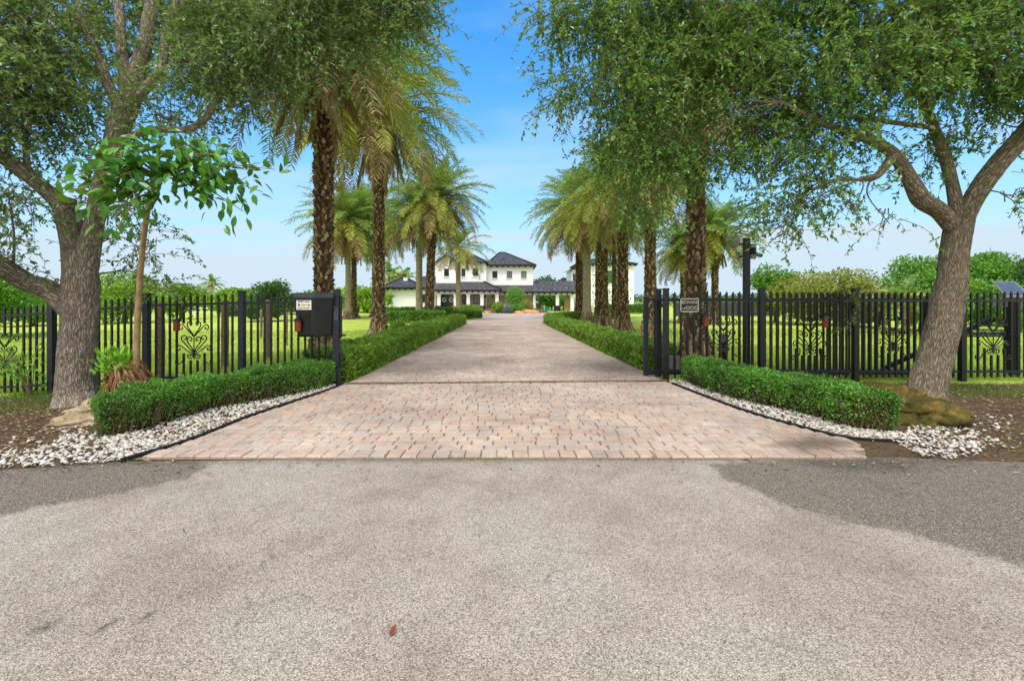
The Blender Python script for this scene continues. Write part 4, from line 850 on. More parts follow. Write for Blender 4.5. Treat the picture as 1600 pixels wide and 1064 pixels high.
mb = MB(); tube(mb, np.array([A(213, 580, 7.55), A(215, 500, 7.5), A(220, 420, 7.4), A(228, 345, 7.2), A(238, 300, 7.0), A(247, 275, 6.9)]), [.05, .046, .042, .038, .034, .028], 9, 0, .06, per=5)
tips = [(330, 240, 6.7), (300, 255, 6.6), (250, 225, 6.7), (205, 250, 6.4), (150, 260, 6.0), (90, 280, 5.7), (110, 300, 5.6), (360, 280, 6.6), (410, 300, 6.6), (430, 265, 6.6), (380, 330, 6.6), (180, 340, 6.1), (170, 380, 5.9), (280, 270, 6.6), (340, 265, 6.6), (230, 265, 6.5), (170, 240, 6.3), (130, 250, 6.0), (300, 225, 6.7), (380, 240, 6.7), (400, 265, 6.6), (215, 225, 6.6), (160, 290, 5.9), (355, 300, 6.6), (190, 300, 6.2)]
cen = A(247, 275, 6.9)
mbl = MB()
for px, py, D in tips:
    e = A(px, py, D); m_ = (cen + e) / 2 + [0, 0, .12]; tube(mb, np.array([cen, m_, e]), [.018, .012, .006], 5, per=5)
    Q, _ = smoothpath(np.array([cen, m_, e]), np.ones(3), 12); k = 30 if px not in (90, 110, 170, 430) else 16; t = rng.uniform(.4, 1, k); ii = (t * (len(Q) - 1)).astype(int)
    d = unit(e - cen); L = .2 if D > 6.2 else .21
    N = rng.normal(0, .5, (k, 3)) + [0, -.3, .8]; dd = d * .45 + rng.normal(0, .6, (k, 3)) + [0, 0, -.45]
    broad(mbl, Q[ii] + rng.normal(0, .13, (k, 3)) * [1, 1, 1.3], dd, L * rng.uniform(.7, 1.25, k), L * .46 * rng.uniform(.8, 1.15, k), 0, N, .18)
keep(mb.build('stem', plain('ficus_bark', S(164, 138, 104), S(134, 108, 78), 8, .85), smooth=True, bc=True), fc); keep(mbl.build('crown', M['ficus']), fc)
# small vine hanging on the fence post right and sapling left of the oak
vt = thing('climbing_vine', 'thin leafy vine twining up the fence post right of the scroll heart', 'vine', tuple(A(1335, 590, 9.05)))
mb = MB(); pts = np.array([A(1300, 520, 9.0), A(1318, 512, 8.98), A(1332, 500, 9.0), A(1338, 480, 9.0), A(1334, 465, 9.0), A(1340, 452, 9.0)]); tube(mb, pts, .009, 5, per=6); tube(mb, np.array([A(1318, 472, 9), A(1330, 470, 9), A(1338, 478, 9)]), .006, 5, per=5); keep(mb.build('stem', M['twig'], smooth=True), vt)
mb = MB(); Q, _ = smoothpath(pts, np.ones(6), 12); q = Q[rng.integers(0, len(Q), 130)] + rng.normal(0, .035, (130, 3)); leaves(mb, q, rng.normal(size=(130, 3)) + [0, -.4, 0], .055, .03); keep(mb.build('leaves', M['oakR']), vt)
vt = thing('leafy_shoot', 'low leafy shoots sprouting through the fence left of the big oak', 'shrub', (-9.4, 8.9, -.24))
mb = MB(); mbl = MB()
for _ in range(9):
    e = np.array([rng.uniform(-.9, .25), rng.normal(-.05, .12), rng.uniform(.3, 1.1)]); tube(mb, np.array([[0, 0, -.05], e * .5 + [0, 0, .12], e]), [.01, .007, .004], 4, per=4); q = e * rng.uniform(.4, 1, (22, 1)) + rng.normal(0, .07, (22, 3)); broad(mbl, q, rng.normal(size=(22, 3)), .09, .04)
mb.build('stems', M['twig'], vt); mbl.build('leaves', M['t_mid'], vt)

# ---------------------------------------------------------------- palms
def frond(mb, az, e0, bend, L, mi, nl=40, ll=.42, roll=0, dry=False, w=.034):
    n = 18; s = np.linspace(0, 1, n); el = e0 - bend * s ** 1.25; ds = L / (n - 1)
    r = np.concatenate([[0], np.cumsum(np.cos(el[:-1]) * ds)]); z = np.concatenate([[0], np.cumsum(np.sin(el[:-1]) * ds)])
    sway = rng.normal(0, .10) * s ** 2 * L
    P = np.c_[r * math.cos(az) - sway * math.sin(az), r * math.sin(az) + sway * math.cos(az), z]
    tube(mb, P[::2] if n % 2 else P, np.linspace(.028, .004, len(P[::2] if n % 2 else P)), 4, 3)
    T = unit(np.gradient(P, axis=0)); side = np.array([-math.sin(az), math.cos(az), 0.]); up = unit(np.cross(T, side))
    t = np.linspace(.14, .99, nl); ti = t * (n - 1)
    I = lambda A_: np.stack([np.interp(ti, np.arange(n), A_[:, k]) for k in range(3)], 1)
    p, tg, u = I(P), I(T), I(up); prof = np.sin(PI * (.16 + .78 * t)) ** .7 * ll
    for sg in (1, -1):
        m = nl; d = unit(tg * rng.uniform(.55, .85, (m, 1)) + side * sg * rng.uniform(.6, 1, (m, 1)) + u * rng.uniform(-.15, .5, (m, 1)) + rng.normal(0, .10, (m, 3)))
        if dry: d = unit(d * .45 + tg * .55 + [0, 0, -.35])
        l = (prof * rng.uniform(.85, 1.12, m))[:, None]; wv = unit(np.cross(d, u + rng.normal(0, .35, (m, 3)))) * w / 2
        p0 = p; p1 = p + d * l * .5; p2 = p + d * l + np.array([0, 0, -1]) * l * rng.uniform(.1, .35, (m, 1))
        V = np.stack([p0 - wv * .5, p0 + wv * .5, p1 + wv, p1 - wv, p2], 1).reshape(-1, 3); i = np.arange(m)[:, None] * 5
        mb.add(V, [i + [0, 1, 2, 3], i + [3, 2, 4]], mi)
def crown_meshes(seed, nf=104, L=3.0, ll=.5, dry=40, w=.036):
    global rng
    keepr = rng; rng = np.random.default_rng(seed); g = MB(); ga = 2.39996
    for k in range(nf):
        q = (k + .5) / nf; az = k * ga + rng.normal(0, .12); e0 = math.radians(88 - 118 * q ** .85 + rng.normal(0, 5)); bend = math.radians(48 + 34 * q * (1 - .45 * q) + rng.normal(0, 7))
        if e0 - bend < -PI * .5: bend = e0 + PI * .5 + .02
        mi = 0 if q < .62 + rng.normal(0, .14) else (1 if q < .88 + rng.normal(0, .07) else 2)
        frond(g, az, e0, bend, L * rng.uniform(.85, 1.08) * (.8 + .3 * min(1, q * 3)), mi, 44 if w < .05 else 16, ll, w=w)
    d = MB()
    for k in range(dry):
        az = k * ga + rng.normal(0, .3); e0 = math.radians(rng.uniform(-70, -25)); frond(d, az, e0, math.radians(rng.uniform(22, 48)), L * rng.uniform(.5, .82), 2, 30, ll * .8, 0, True)
    mats = [M['palmg'], M['palmy'], M['palmd'], M['rachis']]
    r = g.mesh('crown', mats), d.mesh('dry_skirt', mats); rng = keepr; return r
CR = [crown_meshes(11), crown_meshes(23, 110), crown_meshes(37, 96, 2.8, .48, 40)]
CRgreen = crown_meshes(51, 100, 2.5, .44, 22)
CRslim = crown_meshes(77, 30, 2.4, .6, 5)
CRfew = crown_meshes(91, 18, 2.6, .7, 2, .2)
def trunk_mesh(h, r0, r1, seed, boots=True, flare=True, lean=0.0):
    global rng
    keepr = rng; rng = np.random.default_rng(seed); mb = MB(); zs = np.linspace(-.1, h, 26); rr = np.interp(zs / h, [0, .12, .75, 1], [r0, r0 * .92, r1, r1 * 1.25])
    if flare: rr = rr + .26 * np.exp(-np.maximum(zs, 0) / .5)
    tube(mb, np.c_[lean * (zs / h) ** 2, 0 * zs, zs], rr, 14, 0, .1)
    if boots:
        nb = int((h - .25) / .0085); k = np.arange(nb); z = .25 + (h - .25) * k / nb; a = k * 2.39996 * 1.0 + rng.normal(0, .2, nb); R = np.interp(z, zs, rr) * .97; cx = lean * (z / h) ** 2
        o = np.c_[np.cos(a), np.sin(a), 0 * a]; sd = np.c_[-np.sin(a), np.cos(a), 0 * a]; w = .052 * rng.uniform(.7, 1.25, nb); L = .095 * rng.uniform(.6, 1.4, nb); out = .05 * rng.uniform(.3, 1.6, nb)
        b = np.c_[cx, 0 * z, z] + o * R[:, None]; up = np.array([0, 0, 1.])
        V = np.stack([b - sd * w[:, None], b - up * L[:, None] * .6, b + sd * w[:, None], b + o * out[:, None] + up * L[:, None] * .8 - sd * w[:, None] * .45, b + o * out[:, None] + up * L[:, None] * .8 + sd * w[:, None] * .45, b + up * L[:, None]], 1).reshape(-1, 3)
        i = np.arange(nb)[:, None] * 6; mb.add(V, [i + [0, 1, 3], i + [1, 2, 4], i + [1, 4, 3], i + [3, 4, 5], i + [0, 3, 5], i + [2, 5, 4]], 1)
    if flare:
        n = 150; a = rng.random(n) * 2 * PI; P = []
        for s in np.linspace(0, 1, 4): P.append(np.c_[np.cos(a) * (r0 + .05 + .3 * s ** 2), np.sin(a) * (r0 + .05 + .3 * s ** 2), .68 * (1 - s) - .05 + 0 * a] + rng.normal(0, .02, (n, 3)))
        tubes(mb, np.stack(P, 1), [.02, .022, .022, .02], 4, 1)
    m = mb.mesh('trunk', [M['ptrunk'] if boots else M['psmooth'], M['boot'], M['root']], smooth=not boots, bc=True); rng = keepr; return m
vines_leaf = M['oakR']
def palm(label, px, D, zc, cr=0, r0=.24, r1=.20, boots=True, sc_=1.0, flare=True, group='palms lining the drive', vines=0, lean=0.0, name='date_palm', skirt=True, rz=None, lo=0):
    x = (px - 800) / F * D; root = thing(name, label, 'palm', (x, D, 0), group)
    c = bpy.data.objects.new('trunk', trunk_mesh(zc, r0, r1, int(px + D), boots, flare, lean)); COL.objects.link(c); c.parent = root
    cm = cr if isinstance(cr, tuple) else CR[cr]; rz = rng.random() * 6 if rz is None else rz
    for me, nm in zip(cm, ('crown', 'dry_skirt')):
        if nm == 'dry_skirt' and not skirt: continue
        c = bpy.data.objects.new(nm, me); COL.objects.link(c); c.parent = root; c.location = (lean, 0, zc + (.05 if nm == 'crown' else -.15)); c.rotation_euler[2] = rz; c.scale = (sc_,) * 3
    if vines:
        mb = MB(); n = vines; a = rng.random(n) * 2 * PI; z = rng.uniform(.4, zc * .6, n); st = np.c_[np.cos(a) * (r0 + .05), np.sin(a) * (r0 + .05), z]
        broad(mb, st, np.c_[np.cos(a), np.sin(a), rng.uniform(-.8, .6, n)] + rng.normal(0, .4, (n, 3)), rng.uniform(.12, .26, n), .06); mb.build('climbing_leaves', M['t_mid'], root)
    return root
palm('tall rough-trunked palm directly behind the black plastic bin', 506, 12.3, 8.5, 0, .25, .24, sc_=1.2)
palm('tall palm with a mossy swollen base beside the left hedge', 592, 20.7, 10.1, 1, .27, .22, sc_=1.45)
palm('palm with a slim straight trunk left of the twin pair by the house', 655, 36, 8.2, 2, .28, .24, False, sc_=1.35)
palm('palm with a thick brown trunk leaning beside the house gable', 671, 35, 9.4, 1, .36, .26, sc_=1.4, lean=.5)
palm('slim pale smooth-trunked palm in front of the house entrance', 716, 47, 7.0, CRslim, .26, .24, False, sc_=1.5, flare=False, name='slim_palm', skirt=True)
palm('left trunk of the pair of palms on the lawn beyond the gate post', 544, 40, 8.4, 0, .28, .22, False, sc_=1.55, group='palms on the lawns')
palm('right trunk of the pair of palms on the lawn beyond the gate post', 553, 42, 9.0, 2, .26, .2, sc_=1.6, group='palms on the lawns')
palm('palm half hidden behind the mossy-based palm trunk', 585, 46, 9.4, 1, .24, .2, sc_=1.55, group='palms on the lawns')
palm('tall rough palm rising behind the dog sign', 1087, 12.6, 7.5, 2, .28, .23, vines=30, sc_=.95)
palm('rough dark palm just left of the open gate', 1016, 19.8, 7.0, 0, .27, .2, sc_=.95)
palm('palm with a broad dark root base second left of the open gate', 973, 24.2, 7.7, 1, .32, .25, vines=25, sc_=1.15)
palm('thick palm trunk overgrown with green vines in the right row', 940, 30, 7.9, 2, .46, .36, vines=260, sc_=1.35)
palm('pale smooth palm trunk squeezed between others in the right row', 917, 37, 9.0, 0, .36, .31, False, sc_=1.55)
palm('farthest palm of the right row with ferns on its trunk', 905, 41.5, 9.5, 1, .36, .3, vines=60, sc_=1.65)
palm('slim palm behind the right row in front of the white building', 960, 40, 8.6, 0, .22, .17, sc_=1.35, group='palms on the lawns')
palm('bright full-crowned palm left of the black light post', 1117, 31, 6.1, CRgreen, .22, .2, sc_=1.3, group='palms on the lawns', rz=1)
palm('smaller full-crowned palm half behind the dog sign palm', 1068, 33, 5.2, CRgreen, .22, .2, sc_=1.15, group='palms on the lawns', rz=3)
palm('dark distant coconut palm above the treeline left of the fence post', 331, 120, 6.0, CRfew, .2, .16, False, sc_=1.3, flare=False, group='distant palms', name='coconut_palm', skirt=False)
palm('pale green palm tips rising behind the house wing left of its roof', 608, 86, 6.0, CRfew, .2, .16, False, sc_=1.5, flare=False, group='distant palms', name='coconut_palm', skirt=False)
palm('pale green palm tips rising behind the house wing above its roof', 631, 90, 5.6, CRfew, .2, .16, False, sc_=1.4, flare=False, group='distant palms', name='coconut_palm', skirt=False)
palm('low arching palm behind the fence left of the leaning oak trunk', 1413, 22, 1.5, CRfew, .12, .1, False, sc_=.62, flare=False, group='distant palms', name='areca_palm', skirt=False)

# ---------------------------------------------------------------- background trees
def tree(label, px, yt, D, w, kind, n=5000, ls=.2, group='trees beyond the paddock', name='garden_tree', zb=0, yb=None, gap=.5, cat='tree'):
    x = (px - 800) / F * D; top = CAMH + (HZ - yt) / F * D; root = thing(name, label, cat, (x, D, 0), group); W = w / F * D / 2
    mb = MB(); tube(mb, np.array([[0, 0, -.1], [.05, 0, top * .35], [0, .05, top * .7]]), [.12 + .03 * W, .1, .04], 7, 0, .1, per=3)
    nb = 16; mbl = MB(); per = n // nb
    for b in range(nb):
        a = rng.random() * 2 * PI; q = rng.random() ** .5; zz = rng.uniform(.22, .86) * top; env = math.sin(PI * min(1, max(.12, (zz / top) * .8 + .15)))
        c = np.array([math.cos(a) * q * W * .8 * env, math.sin(a) * q * W * .8 * env, zz]); r = W * rng.uniform(.28, .45) + .1
        tube(mb, np.array([[0, 0, top * .25], c * [.5, .5, .7], c]), [.05, .03, .012], 4, per=3)
        p = c + unit(rng.normal(size=(per, 3))) * (rng.random((per, 1)) ** .33) * r * [1, 1, .72]; p[:, 2] = np.clip(p[:, 2], .05, top)
        s = ls * (.6 + .7 * rng.random(per)); leaves(mbl, p, rng.normal(size=(per, 3)) + [0, 0, -.1], s, s * .5)
    mb.build('trunk', M['twig'], root, True, True); mbl.build('crown', M['t_' + kind], root); return root
bg = [(195, 427, 34, 130, 'bright', 'bright green bushy tree directly right of the big oak trunk'), (283, 441, 40, 70, 'bright', 'small lime green tree above the lantern on the left fence'), (418, 437, 36, 90, 'dark', 'dark rounded tree left of the plastic bin'), (370, 452, 48, 80, 'bright', 'low yellow green bush left of the dark rounded tree'),
      (-10, 425, 22, 190, 'mid', 'leafy tree behind the fence at the far left edge'), (50, 452, 30, 80, 'bright', 'yellow green bush under the low limb of the big oak'), (130, 452, 42, 80, 'mid', 'green bush hidden behind the big oak trunk'), (574, 452, 60, 50, 'bright', 'yellow green bush between the lawn palms and the house'), (560, 458, 64, 50, 'mid', 'dull green bush at the foot of the lawn palms'),
      (1212, 408, 34, 90, 'mid', 'green rounded tree right of the light post'), (1290, 424, 30, 150, 'olive', 'wide feathery olive bush behind the scroll heart of the right fence'), (1372, 432, 27, 90, 'olive', 'smaller olive bush left of the leaning oak'), (1440, 398, 24, 110, 'mid', 'leafy tree directly behind the leaning oak trunk'), (1545, 388, 30, 120, 'mid', 'tall green tree right of the leaning oak trunk'),
      (1500, 430, 26, 80, 'bright', 'lime green shrub low behind the leaning oak'), (1620, 400, 28, 150, 'dark', 'dark green tree at the right edge above the solar panel'), (1580, 440, 24, 110, 'mid', 'green shrub behind the solar panel'), (1700, 410, 26, 150, 'mid', 'green tree beyond the right edge of the fence'),
      (855, 431, 95, 60, 'dark', 'dark tree rising over the covered walkway beside the house'), (884, 434, 97, 50, 'dark', 'smaller dark tree furthest right over the walkway roof')]
for px, yt, D, w, kd, lab in bg: tree(lab, px, yt, D, w, kd, int(np.clip(w * 70, 3000, 11000)), .08 + .0045 * D)
for px, yb_, lab in ((848, 0, 'green shrub seen through the left opening of the walkway'), (880, 0, 'green shrub seen through the right opening of the walkway'), (862, 0, 'green shrub in the middle behind the walkway')): tree(lab, px, 452, 80, 34, 'mid', 2500, .35, 'shrubs behind the walkway', 'shrub', cat='shrub')
def mass(name, label, x0, x1, y, h, n, kind):
    mb = MB(); x = rng.uniform(x0, x1, n); hh = h * (.45 + .9 * fbm(np.c_[x * .12, 0 * x, 0 * x + y], 3)); p = np.c_[x, y + rng.normal(0, 2.2, n), hh * rng.random(n) ** .6]; s = .55 * (.6 + .8 * rng.random(n))
    leaves(mb, p, rng.normal(size=(n, 3)), s, s * .55); return tag(mb.build(name, M['t_' + kind]), label, 'treeline', kind='stuff')
mass('far_treeline', 'low bright scrub along the far side of the left paddock', -100, -18, 66, 3.0, 16000, 'bright')
mass('far_treeline', 'dark far woodland edge behind the left paddock', -170, -20, 125, 3.6, 14000, 'dark')
mass('far_treeline', 'dark far woodland edge behind the right paddock', 22, 170, 110, 3.6, 14000, 'dark')
mass('far_treeline', 'green scrub along the far side of the right paddock', 26, 70, 40, 2.2, 12000, 'mid')

# ---------------------------------------------------------------- house
def hx(px, Y): return (px - 800) / F * Y
def hz(py, Y): return CAMH + (HZ - py) / F * Y
V_ = thing('villa', 'white two-storey villa with dark tiled roofs at the end of the drive', 'house', (hx(745, 70), 70, 0))
def part(name, mb, m, parent=None, smooth=False):
    o = mb.build(name, m, smooth=smooth)
    if parent is None: keep(o, V_)
    else: o.parent = parent
    return o
def tiles(mb, q, course=.38, pitch=.30):    # barrel tiles laid over a planar quad: eave0, eave1, ridge1, ridge0
    e0, e1, r1, r0 = [np.array(p, float) for p in q]; nrm = np.cross(e1 - e0, r0 - e0); nrm /= np.linalg.norm(nrm)
    if nrm[2] < 0: nrm = -nrm
    H = max(np.linalg.norm(r0 - e0), np.linalg.norm(r1 - e1)); nc = max(2, int(H / course)); ed = (e1 - e0) / np.linalg.norm(e1 - e0)
    a0 = 0.; L = np.linalg.norm(e1 - e0)
    sl0 = (r0 - e0) @ ed; sl1 = (r1 - e0) @ ed; upv = (r0 - e0) - ed * sl0
    mb.add([e0, e1, r1, r0], [[0, 1, 2, 3]])
    VV = []
    for c in range(nc):
        t0, t1 = c / nc, (c + 1.12) / nc; t1 = min(t1, 1); lo = sl0 * (t0 + t1) / 2; hi = L + (sl1 - L) * (t0 + t1) / 2
        k = np.arange(math.ceil(lo / pitch), math.floor(hi / pitch))
        for s in k:
            s0, s1 = s * pitch, (s + 1) * pitch; ms = (s0 + s1) / 2
            P = lambda t, u, hgt: e0 + ed * u + upv * t + nrm * hgt
            VV.append([P(t0, s0 + .03, .02), P(t0, ms, .10), P(t0, s1 - .03, .02), P(t1, s1 - .03, .005), P(t1, ms, .075), P(t1, s0 + .03, .005)])
    if VV:
        VV = np.array(VV); n = len(VV); i = np.arange(n)[:, None] * 6; mb.add(VV.reshape(-1, 3), np.vstack([i + [0, 1, 4, 5], i + [1, 2, 3, 4]]))
def hip(name, x0, x1, y0, y1, ze, zr, rx0, rx1, ry, front=True):
    mb = MB(); a, b, c, d = (x0, y0, ze), (x1, y0, ze), (x1, y1, ze), (x0, y1, ze); r0, r1 = (rx0, ry, zr), (rx1, ry, zr)
    tiles(mb, (a, b, r1, r0)); tiles(mb, (c, d, r0, r1)); tiles(mb, (b, c, r1, r1)); tiles(mb, (d, a, r0, r0))
    rf = part(name, mb, M['tile'])
    mb = MB(); [bar(mb, p, q, .16, .24) for p, q in ((a, b), (b, c), (c, d), (d, a))]; [bar(mb, np.array(p) + [0, 0, .06], np.array(q) + [0, 0, .06], .2, .16) for p, q in ((a, r0), (b, r1))]
    if rx1 - rx0 > .3: bar(mb, np.array(r0) + [0, 0, .06], np.array(r1) + [0, 0, .06], .2, .16)
    for k in range(int((x1 - x0) / .9) + 1): box(mb, x0 + k * .9, x0 + k * .9 + .2, y0 + .08, y0 + .7, ze - .32, ze - .1)
    part('eaves', mb, M['dwood'], rf); return rf
def wallbox(x0, x1, y0, y1, z0, z1, m='stucco', name='wall'):
    mb = MB(); box(mb, x0, x1, y0, y1, z0, z1); return part(name, mb, M[m])
def window(px0, px1, py0, py1, Y, g='glass', mull=1, arch=False, hbar=False, name='window'):
    x0, x1, z0, z1 = hx(px0, Y), hx(px1, Y), hz(py1, Y), hz(py0, Y); f = .09
    mb = MB(); box(mb, x0, x1, Y - .06, Y + .02, z0, z0 + f); box(mb, x0, x1, Y - .06, Y + .02, z1 - f, z1); box(mb, x0, x0 + f, Y - .06, Y + .02, z0 + f, z1 - f); box(mb, x1 - f, x1, Y - .06, Y + .02, z0 + f, z1 - f)
    for k in range(mull): xm = x0 + (x1 - x0) * (k + 1) / (mull + 1); box(mb, xm - .035, xm + .035, Y - .055, Y + .02, z0 + f, z1 - f)
    if hbar: zm = z0 + (z1 - z0) * .4; box(mb, x0 + f, x1 - f, Y - .05, Y + .02, zm - .03, zm + .03)
    w = part(name, mb, M['frame']); mb = MB(); box(mb, x0 + f, x1 - f, Y - .03, Y - .005, z0 + f, z1 - f)
    part('pane', mb, M[g], w)
    mb = MB(); box(mb, x0 - .08, x1 + .08, Y - .12, Y - .002, z0 - .12, z0 - .003); part('sill', mb, M['white'], w)
    if arch:
        mb = MB(); xm = (x0 + x1) / 2; rr = (x1 - x0) / 2 + .03; th = np.linspace(0, PI, 13); P = np.c_[xm + rr * np.cos(th), np.full(13, Y - .03), z1 + .04 + rr * np.sin(th)]; tube(mb, P, .07, 6); part('arch_moulding', mb, M['taupe'], w)
    return w
YA, YB, YW = 71.0, 72.2, 70.0
# left wing
wallbox(hx(602, YW), hx(681.5, YW) - .0, YW, YW + 9, 0, hz(452, YW))
hip('wing_roof', hx(600, YW) - .35, hx(661, YW), YW - .7, YW + 9.5, hz(450, YW), hz(433, YW + 3.5), hx(632, YW + 3.5), hx(632.5, YW + 3.5), YW + 3.5)
mb = MB(); tiles(mb, ((hx(661, YW) + .05, YW - .45, hz(450, YW)), (hx(682, YW), YW - .45, hz(450, YW)), (hx(682, YW), YW + 3.6, hz(432, YW + 3.6)), (hx(650, YW), YW + 3.6, hz(432, YW + 3.6)))); rf = part('link_roof', mb, M['tile'])
mb = MB(); bar(mb, (hx(661, YW) + .1, YW - .45, hz(450, YW) - .1), (hx(664.8, YW), YW - .45, hz(450, YW) - .1), .16, .22); part('eaves', mb, M['dwood'], rf)
mb = MB(); c = hx(636, YW + 3); box(mb, c - .32, c + .32, YW + 1.9, YW + 2.5, 4.0, hz(435, YW + 3)); box(mb, c - .38, c + .38, YW + 1.84, YW + 2.56, hz(435, YW + 3), hz(435, YW + 3) + .1); part('chimney', mb, M['white'], rf if False else None)
window(603.3, 612, 460, 473, YW); window(660, 665, 460, 473, YW)
# block A
xa0, xa1 = hx(681, YA), hx(759.5, YA)
wallbox(xa0, xa1, YA, YA + 9, 0, hz(410.5, YA))
xg0, xg1, xp, zg, zp = hx(681, YA - .6), hx(716, YA - .6), hx(698, YA - .6), hz(411, YA - .6), hz(399.5, YA - .6)
mb = MB(); mb.add([(xg0, YA - .6, 4.2), (xg1, YA - .6, 4.2), (xg1, YA - .6, zg), (xp, YA - .6, zp), (xg0, YA - .6, zg), (xg0, YA + .1, 4.2), (xg1, YA + .1, 4.2), (xg1, YA + .1, zg), (xp, YA + .1, zp), (xg0, YA + .1, zg)], [[[0, 1, 2, 3, 4], [9, 8, 7, 6, 5]], [[0, 5, 6, 1], [1, 6, 7, 2], [2, 7, 8, 3], [3, 8, 9, 4], [4, 9, 5, 0]]]); part('gable_wall', mb, M['stucco'])
mb = MB(); e = .45; pz = zp + .18; sl = (pz - zg) / (xp - xg0)
tiles(mb, ((xg0 - e, YA + 4, zg - e * sl + .1), (xg0 - e, YA - 1.0, zg - e * sl + .1), (xp, YA - 1.0, pz), (xp, YA + 4, pz))); tiles(mb, ((xg1 + e, YA - 1.0, zg - e * sl + .1), (xg1 + e, YA + 4, zg - e * sl + .1), (xp, YA + 4, pz), (xp, YA - 1.0, pz))); rf = part('gable_roof', mb, M['tile'])
mb = MB(); bar(mb, (xg0 - e, YA - 1.02, zg - e * sl + .03), (xp, YA - 1.02, pz - .06), .14, .26); bar(mb, (xp, YA - 1.02, pz - .06), (xg1 + e, YA - 1.02, zg - e * sl + .03), .14, .26); part('eaves', mb, M['dwood'], rf)
hip('main_roof', hx(714, YA), hx(761.5, YA), YA - .6, YA + 9.6, hz(410, YA), hz(394.5, YA + 4.2), hx(724, YA + 4.2), hx(729, YA + 4.2), YA + 4.2)
window(694, 701.5, 420, 432, YA - .6, mull=1, arch=True, hbar=True); window(721.5, 727, 420, 432, YA, mull=0); window(739, 747, 419.5, 431.5, YA, mull=1, hbar=True)
# block B
xb0, xb1 = hx(759, YB), hx(833, YB)
wallbox(xb0, xb1, YB, YB + 9, hz(457, YB), hz(415.5, YB)); wallbox(xb0, hx(833, YB), YB + .02, YB + 8, 0, hz(457, YB) - .01, 'taupe', 'porch_wall')
hip('main_roof', xb0 - .1, hx(837.3, YB), YB - .6, YB + 9.6, hz(415, YB), hz(395, YB + 4.4), hx(781, YB + 4.4), hx(788, YB + 4.4), YB + 4.4)
window(769.5, 777, 424, 434.8, YB, mull=0); window(792, 800, 424, 434.8, YB, 'glassg', 1); window(814.5, 822.5, 424, 434.8, YB, 'glassg', 0)
mb = MB(); 
for px, py in ((768.5, 408), (777, 409), (791, 408), (786, 405)): c = hx(px, YB + 1.6); z = hz(py, YB + 1.6); box(mb, c - .1, c + .1, YB + 1.4, YB + 1.7, z - .45, z + .12)
part('roof_vent', mb, M['dwood'])
# porch
YP = 68.6
mb = MB(); a = (hx(664, YP - .5), YP - .5, hz(453, YP - .5)); b = (hx(784, YP - .5), YP - .5, hz(453.5, YP - .5)); r1 = (hx(756, YA - .02), YA - .05, hz(440.5, YA)); r0 = (xa0 - .3, YA - .05, hz(440.5, YA)); b2 = (hx(784, YP - .5), YB, hz(453.5, YP - .5))
tiles(mb, (a, b, r1, r0)); tiles(mb, (b, b2, r1, r1)); rf = part('porch_roof', mb, M['tile'])
mb = MB(); bar(mb, np.array(a) - [0, 0, .08], np.array(b) - [0, 0, .08], .16, .26); bar(mb, np.array(b) + [0, 0, .08], np.array(r1) + [0, 0, .08], .2, .16)
for k in range(14): x = a[0] + .2 + k * .85; box(mb, x, x + .22, YP - .45, YP + .2, a[2] - .42, a[2] - .2)
part('eaves', mb, M['dwood'], rf)
YC = 70.4
mb = MB(); a = (hx(784.5, YC), YC, hz(456, YC)); b = (hx(834.5, YC), YC, hz(456, YC)); r1 = (hx(833, YB), YB - .03, hz(446, YB)); r0 = (hx(756, YB), YB - .03, hz(446, YB))
tiles(mb, (a, b, r1, r0)); rf = part('lower_roof', mb, M['tile'])
c = (hx(918, YC), YC, hz(456, YC)); d0 = (hx(833.4, YC + 3), YC + 3, hz(439.5, YC + 3)); d1 = (hx(918, YC + 3), YC + 3, hz(439.5, YC + 3))
mb = MB(); tiles(mb, ((hx(834.5, YC) + .02, YC, b[2]), c, d1, d0)); tiles(mb, ((c[0], YC + 6, c[2]), (b[0], YC + 6, b[2]), d0, d1)); rf2 = part('walkway_roof', mb, M['tile'])
mb = MB(); bar(mb, np.array(a) - [0, 0, .08], np.array(c) - [0, 0, .08], .16, .26)
for k in range(15): x = a[0] + .3 + k * .88; box(mb, x, x + .22, YC + .09, YC + .6, a[2] - .42, a[2] - .2)
part('eaves', mb, M['dwood'], rf2)
mb = MB(); box(mb, hx(680, YP), hx(779, YP), YP + .02, YP + .38, hz(459.5, YP), hz(454.5, YP)); part('porch_beam', mb, M['stucco'])
mb = MB(); box(mb, hx(782, YC), hx(917, YC), YC + .35, YC + .7, hz(461, YC), hz(457.5, YC)); part('walkway_beam', mb, M['stucco'])
mb = MB(); box(mb, hx(716, YA), xa1 - .05, YA - .06, YA - .01, 0, hz(456, YA)); part('porch_wall', mb, M['taupe'])
def column(px, Y, w=.5, pl=None):
    x = hx(px, Y); mb = MB(); z1 = hz(459.6, Y) - .012; box(mb, x - w / 2, x + w / 2, Y, Y + w, 0, z1 - .2); box(mb, x - w / 2 - .06, x + w / 2 + .06, Y - .06, Y + w + .06, z1 - .2, z1); c = part('column', mb, M['white'])
    if pl: mb = MB(); box(mb, x - pl / 2, x + pl / 2, Y - .14, Y + w + .14, -.02, .85); part('plinth', mb, M['dwood'], c)
for px, pl in ((685.5, 1.0), (711.5, None), (731.5, .9), (753, 1.1), (776.5, 1.1)): column(px, YP + .0, .5, pl)
for px, pl in ((834, None), (871, 1.0), (894, None), (915, None)): column(px, YC + .4, .5, pl)
mb = MB(); x = hx(832, YC); tube(mb, np.array([(x, YC - .02, 0), (x, YC - .02, hz(456, YC))]), .07, 8); part('downpipe', mb, M['dwood'])
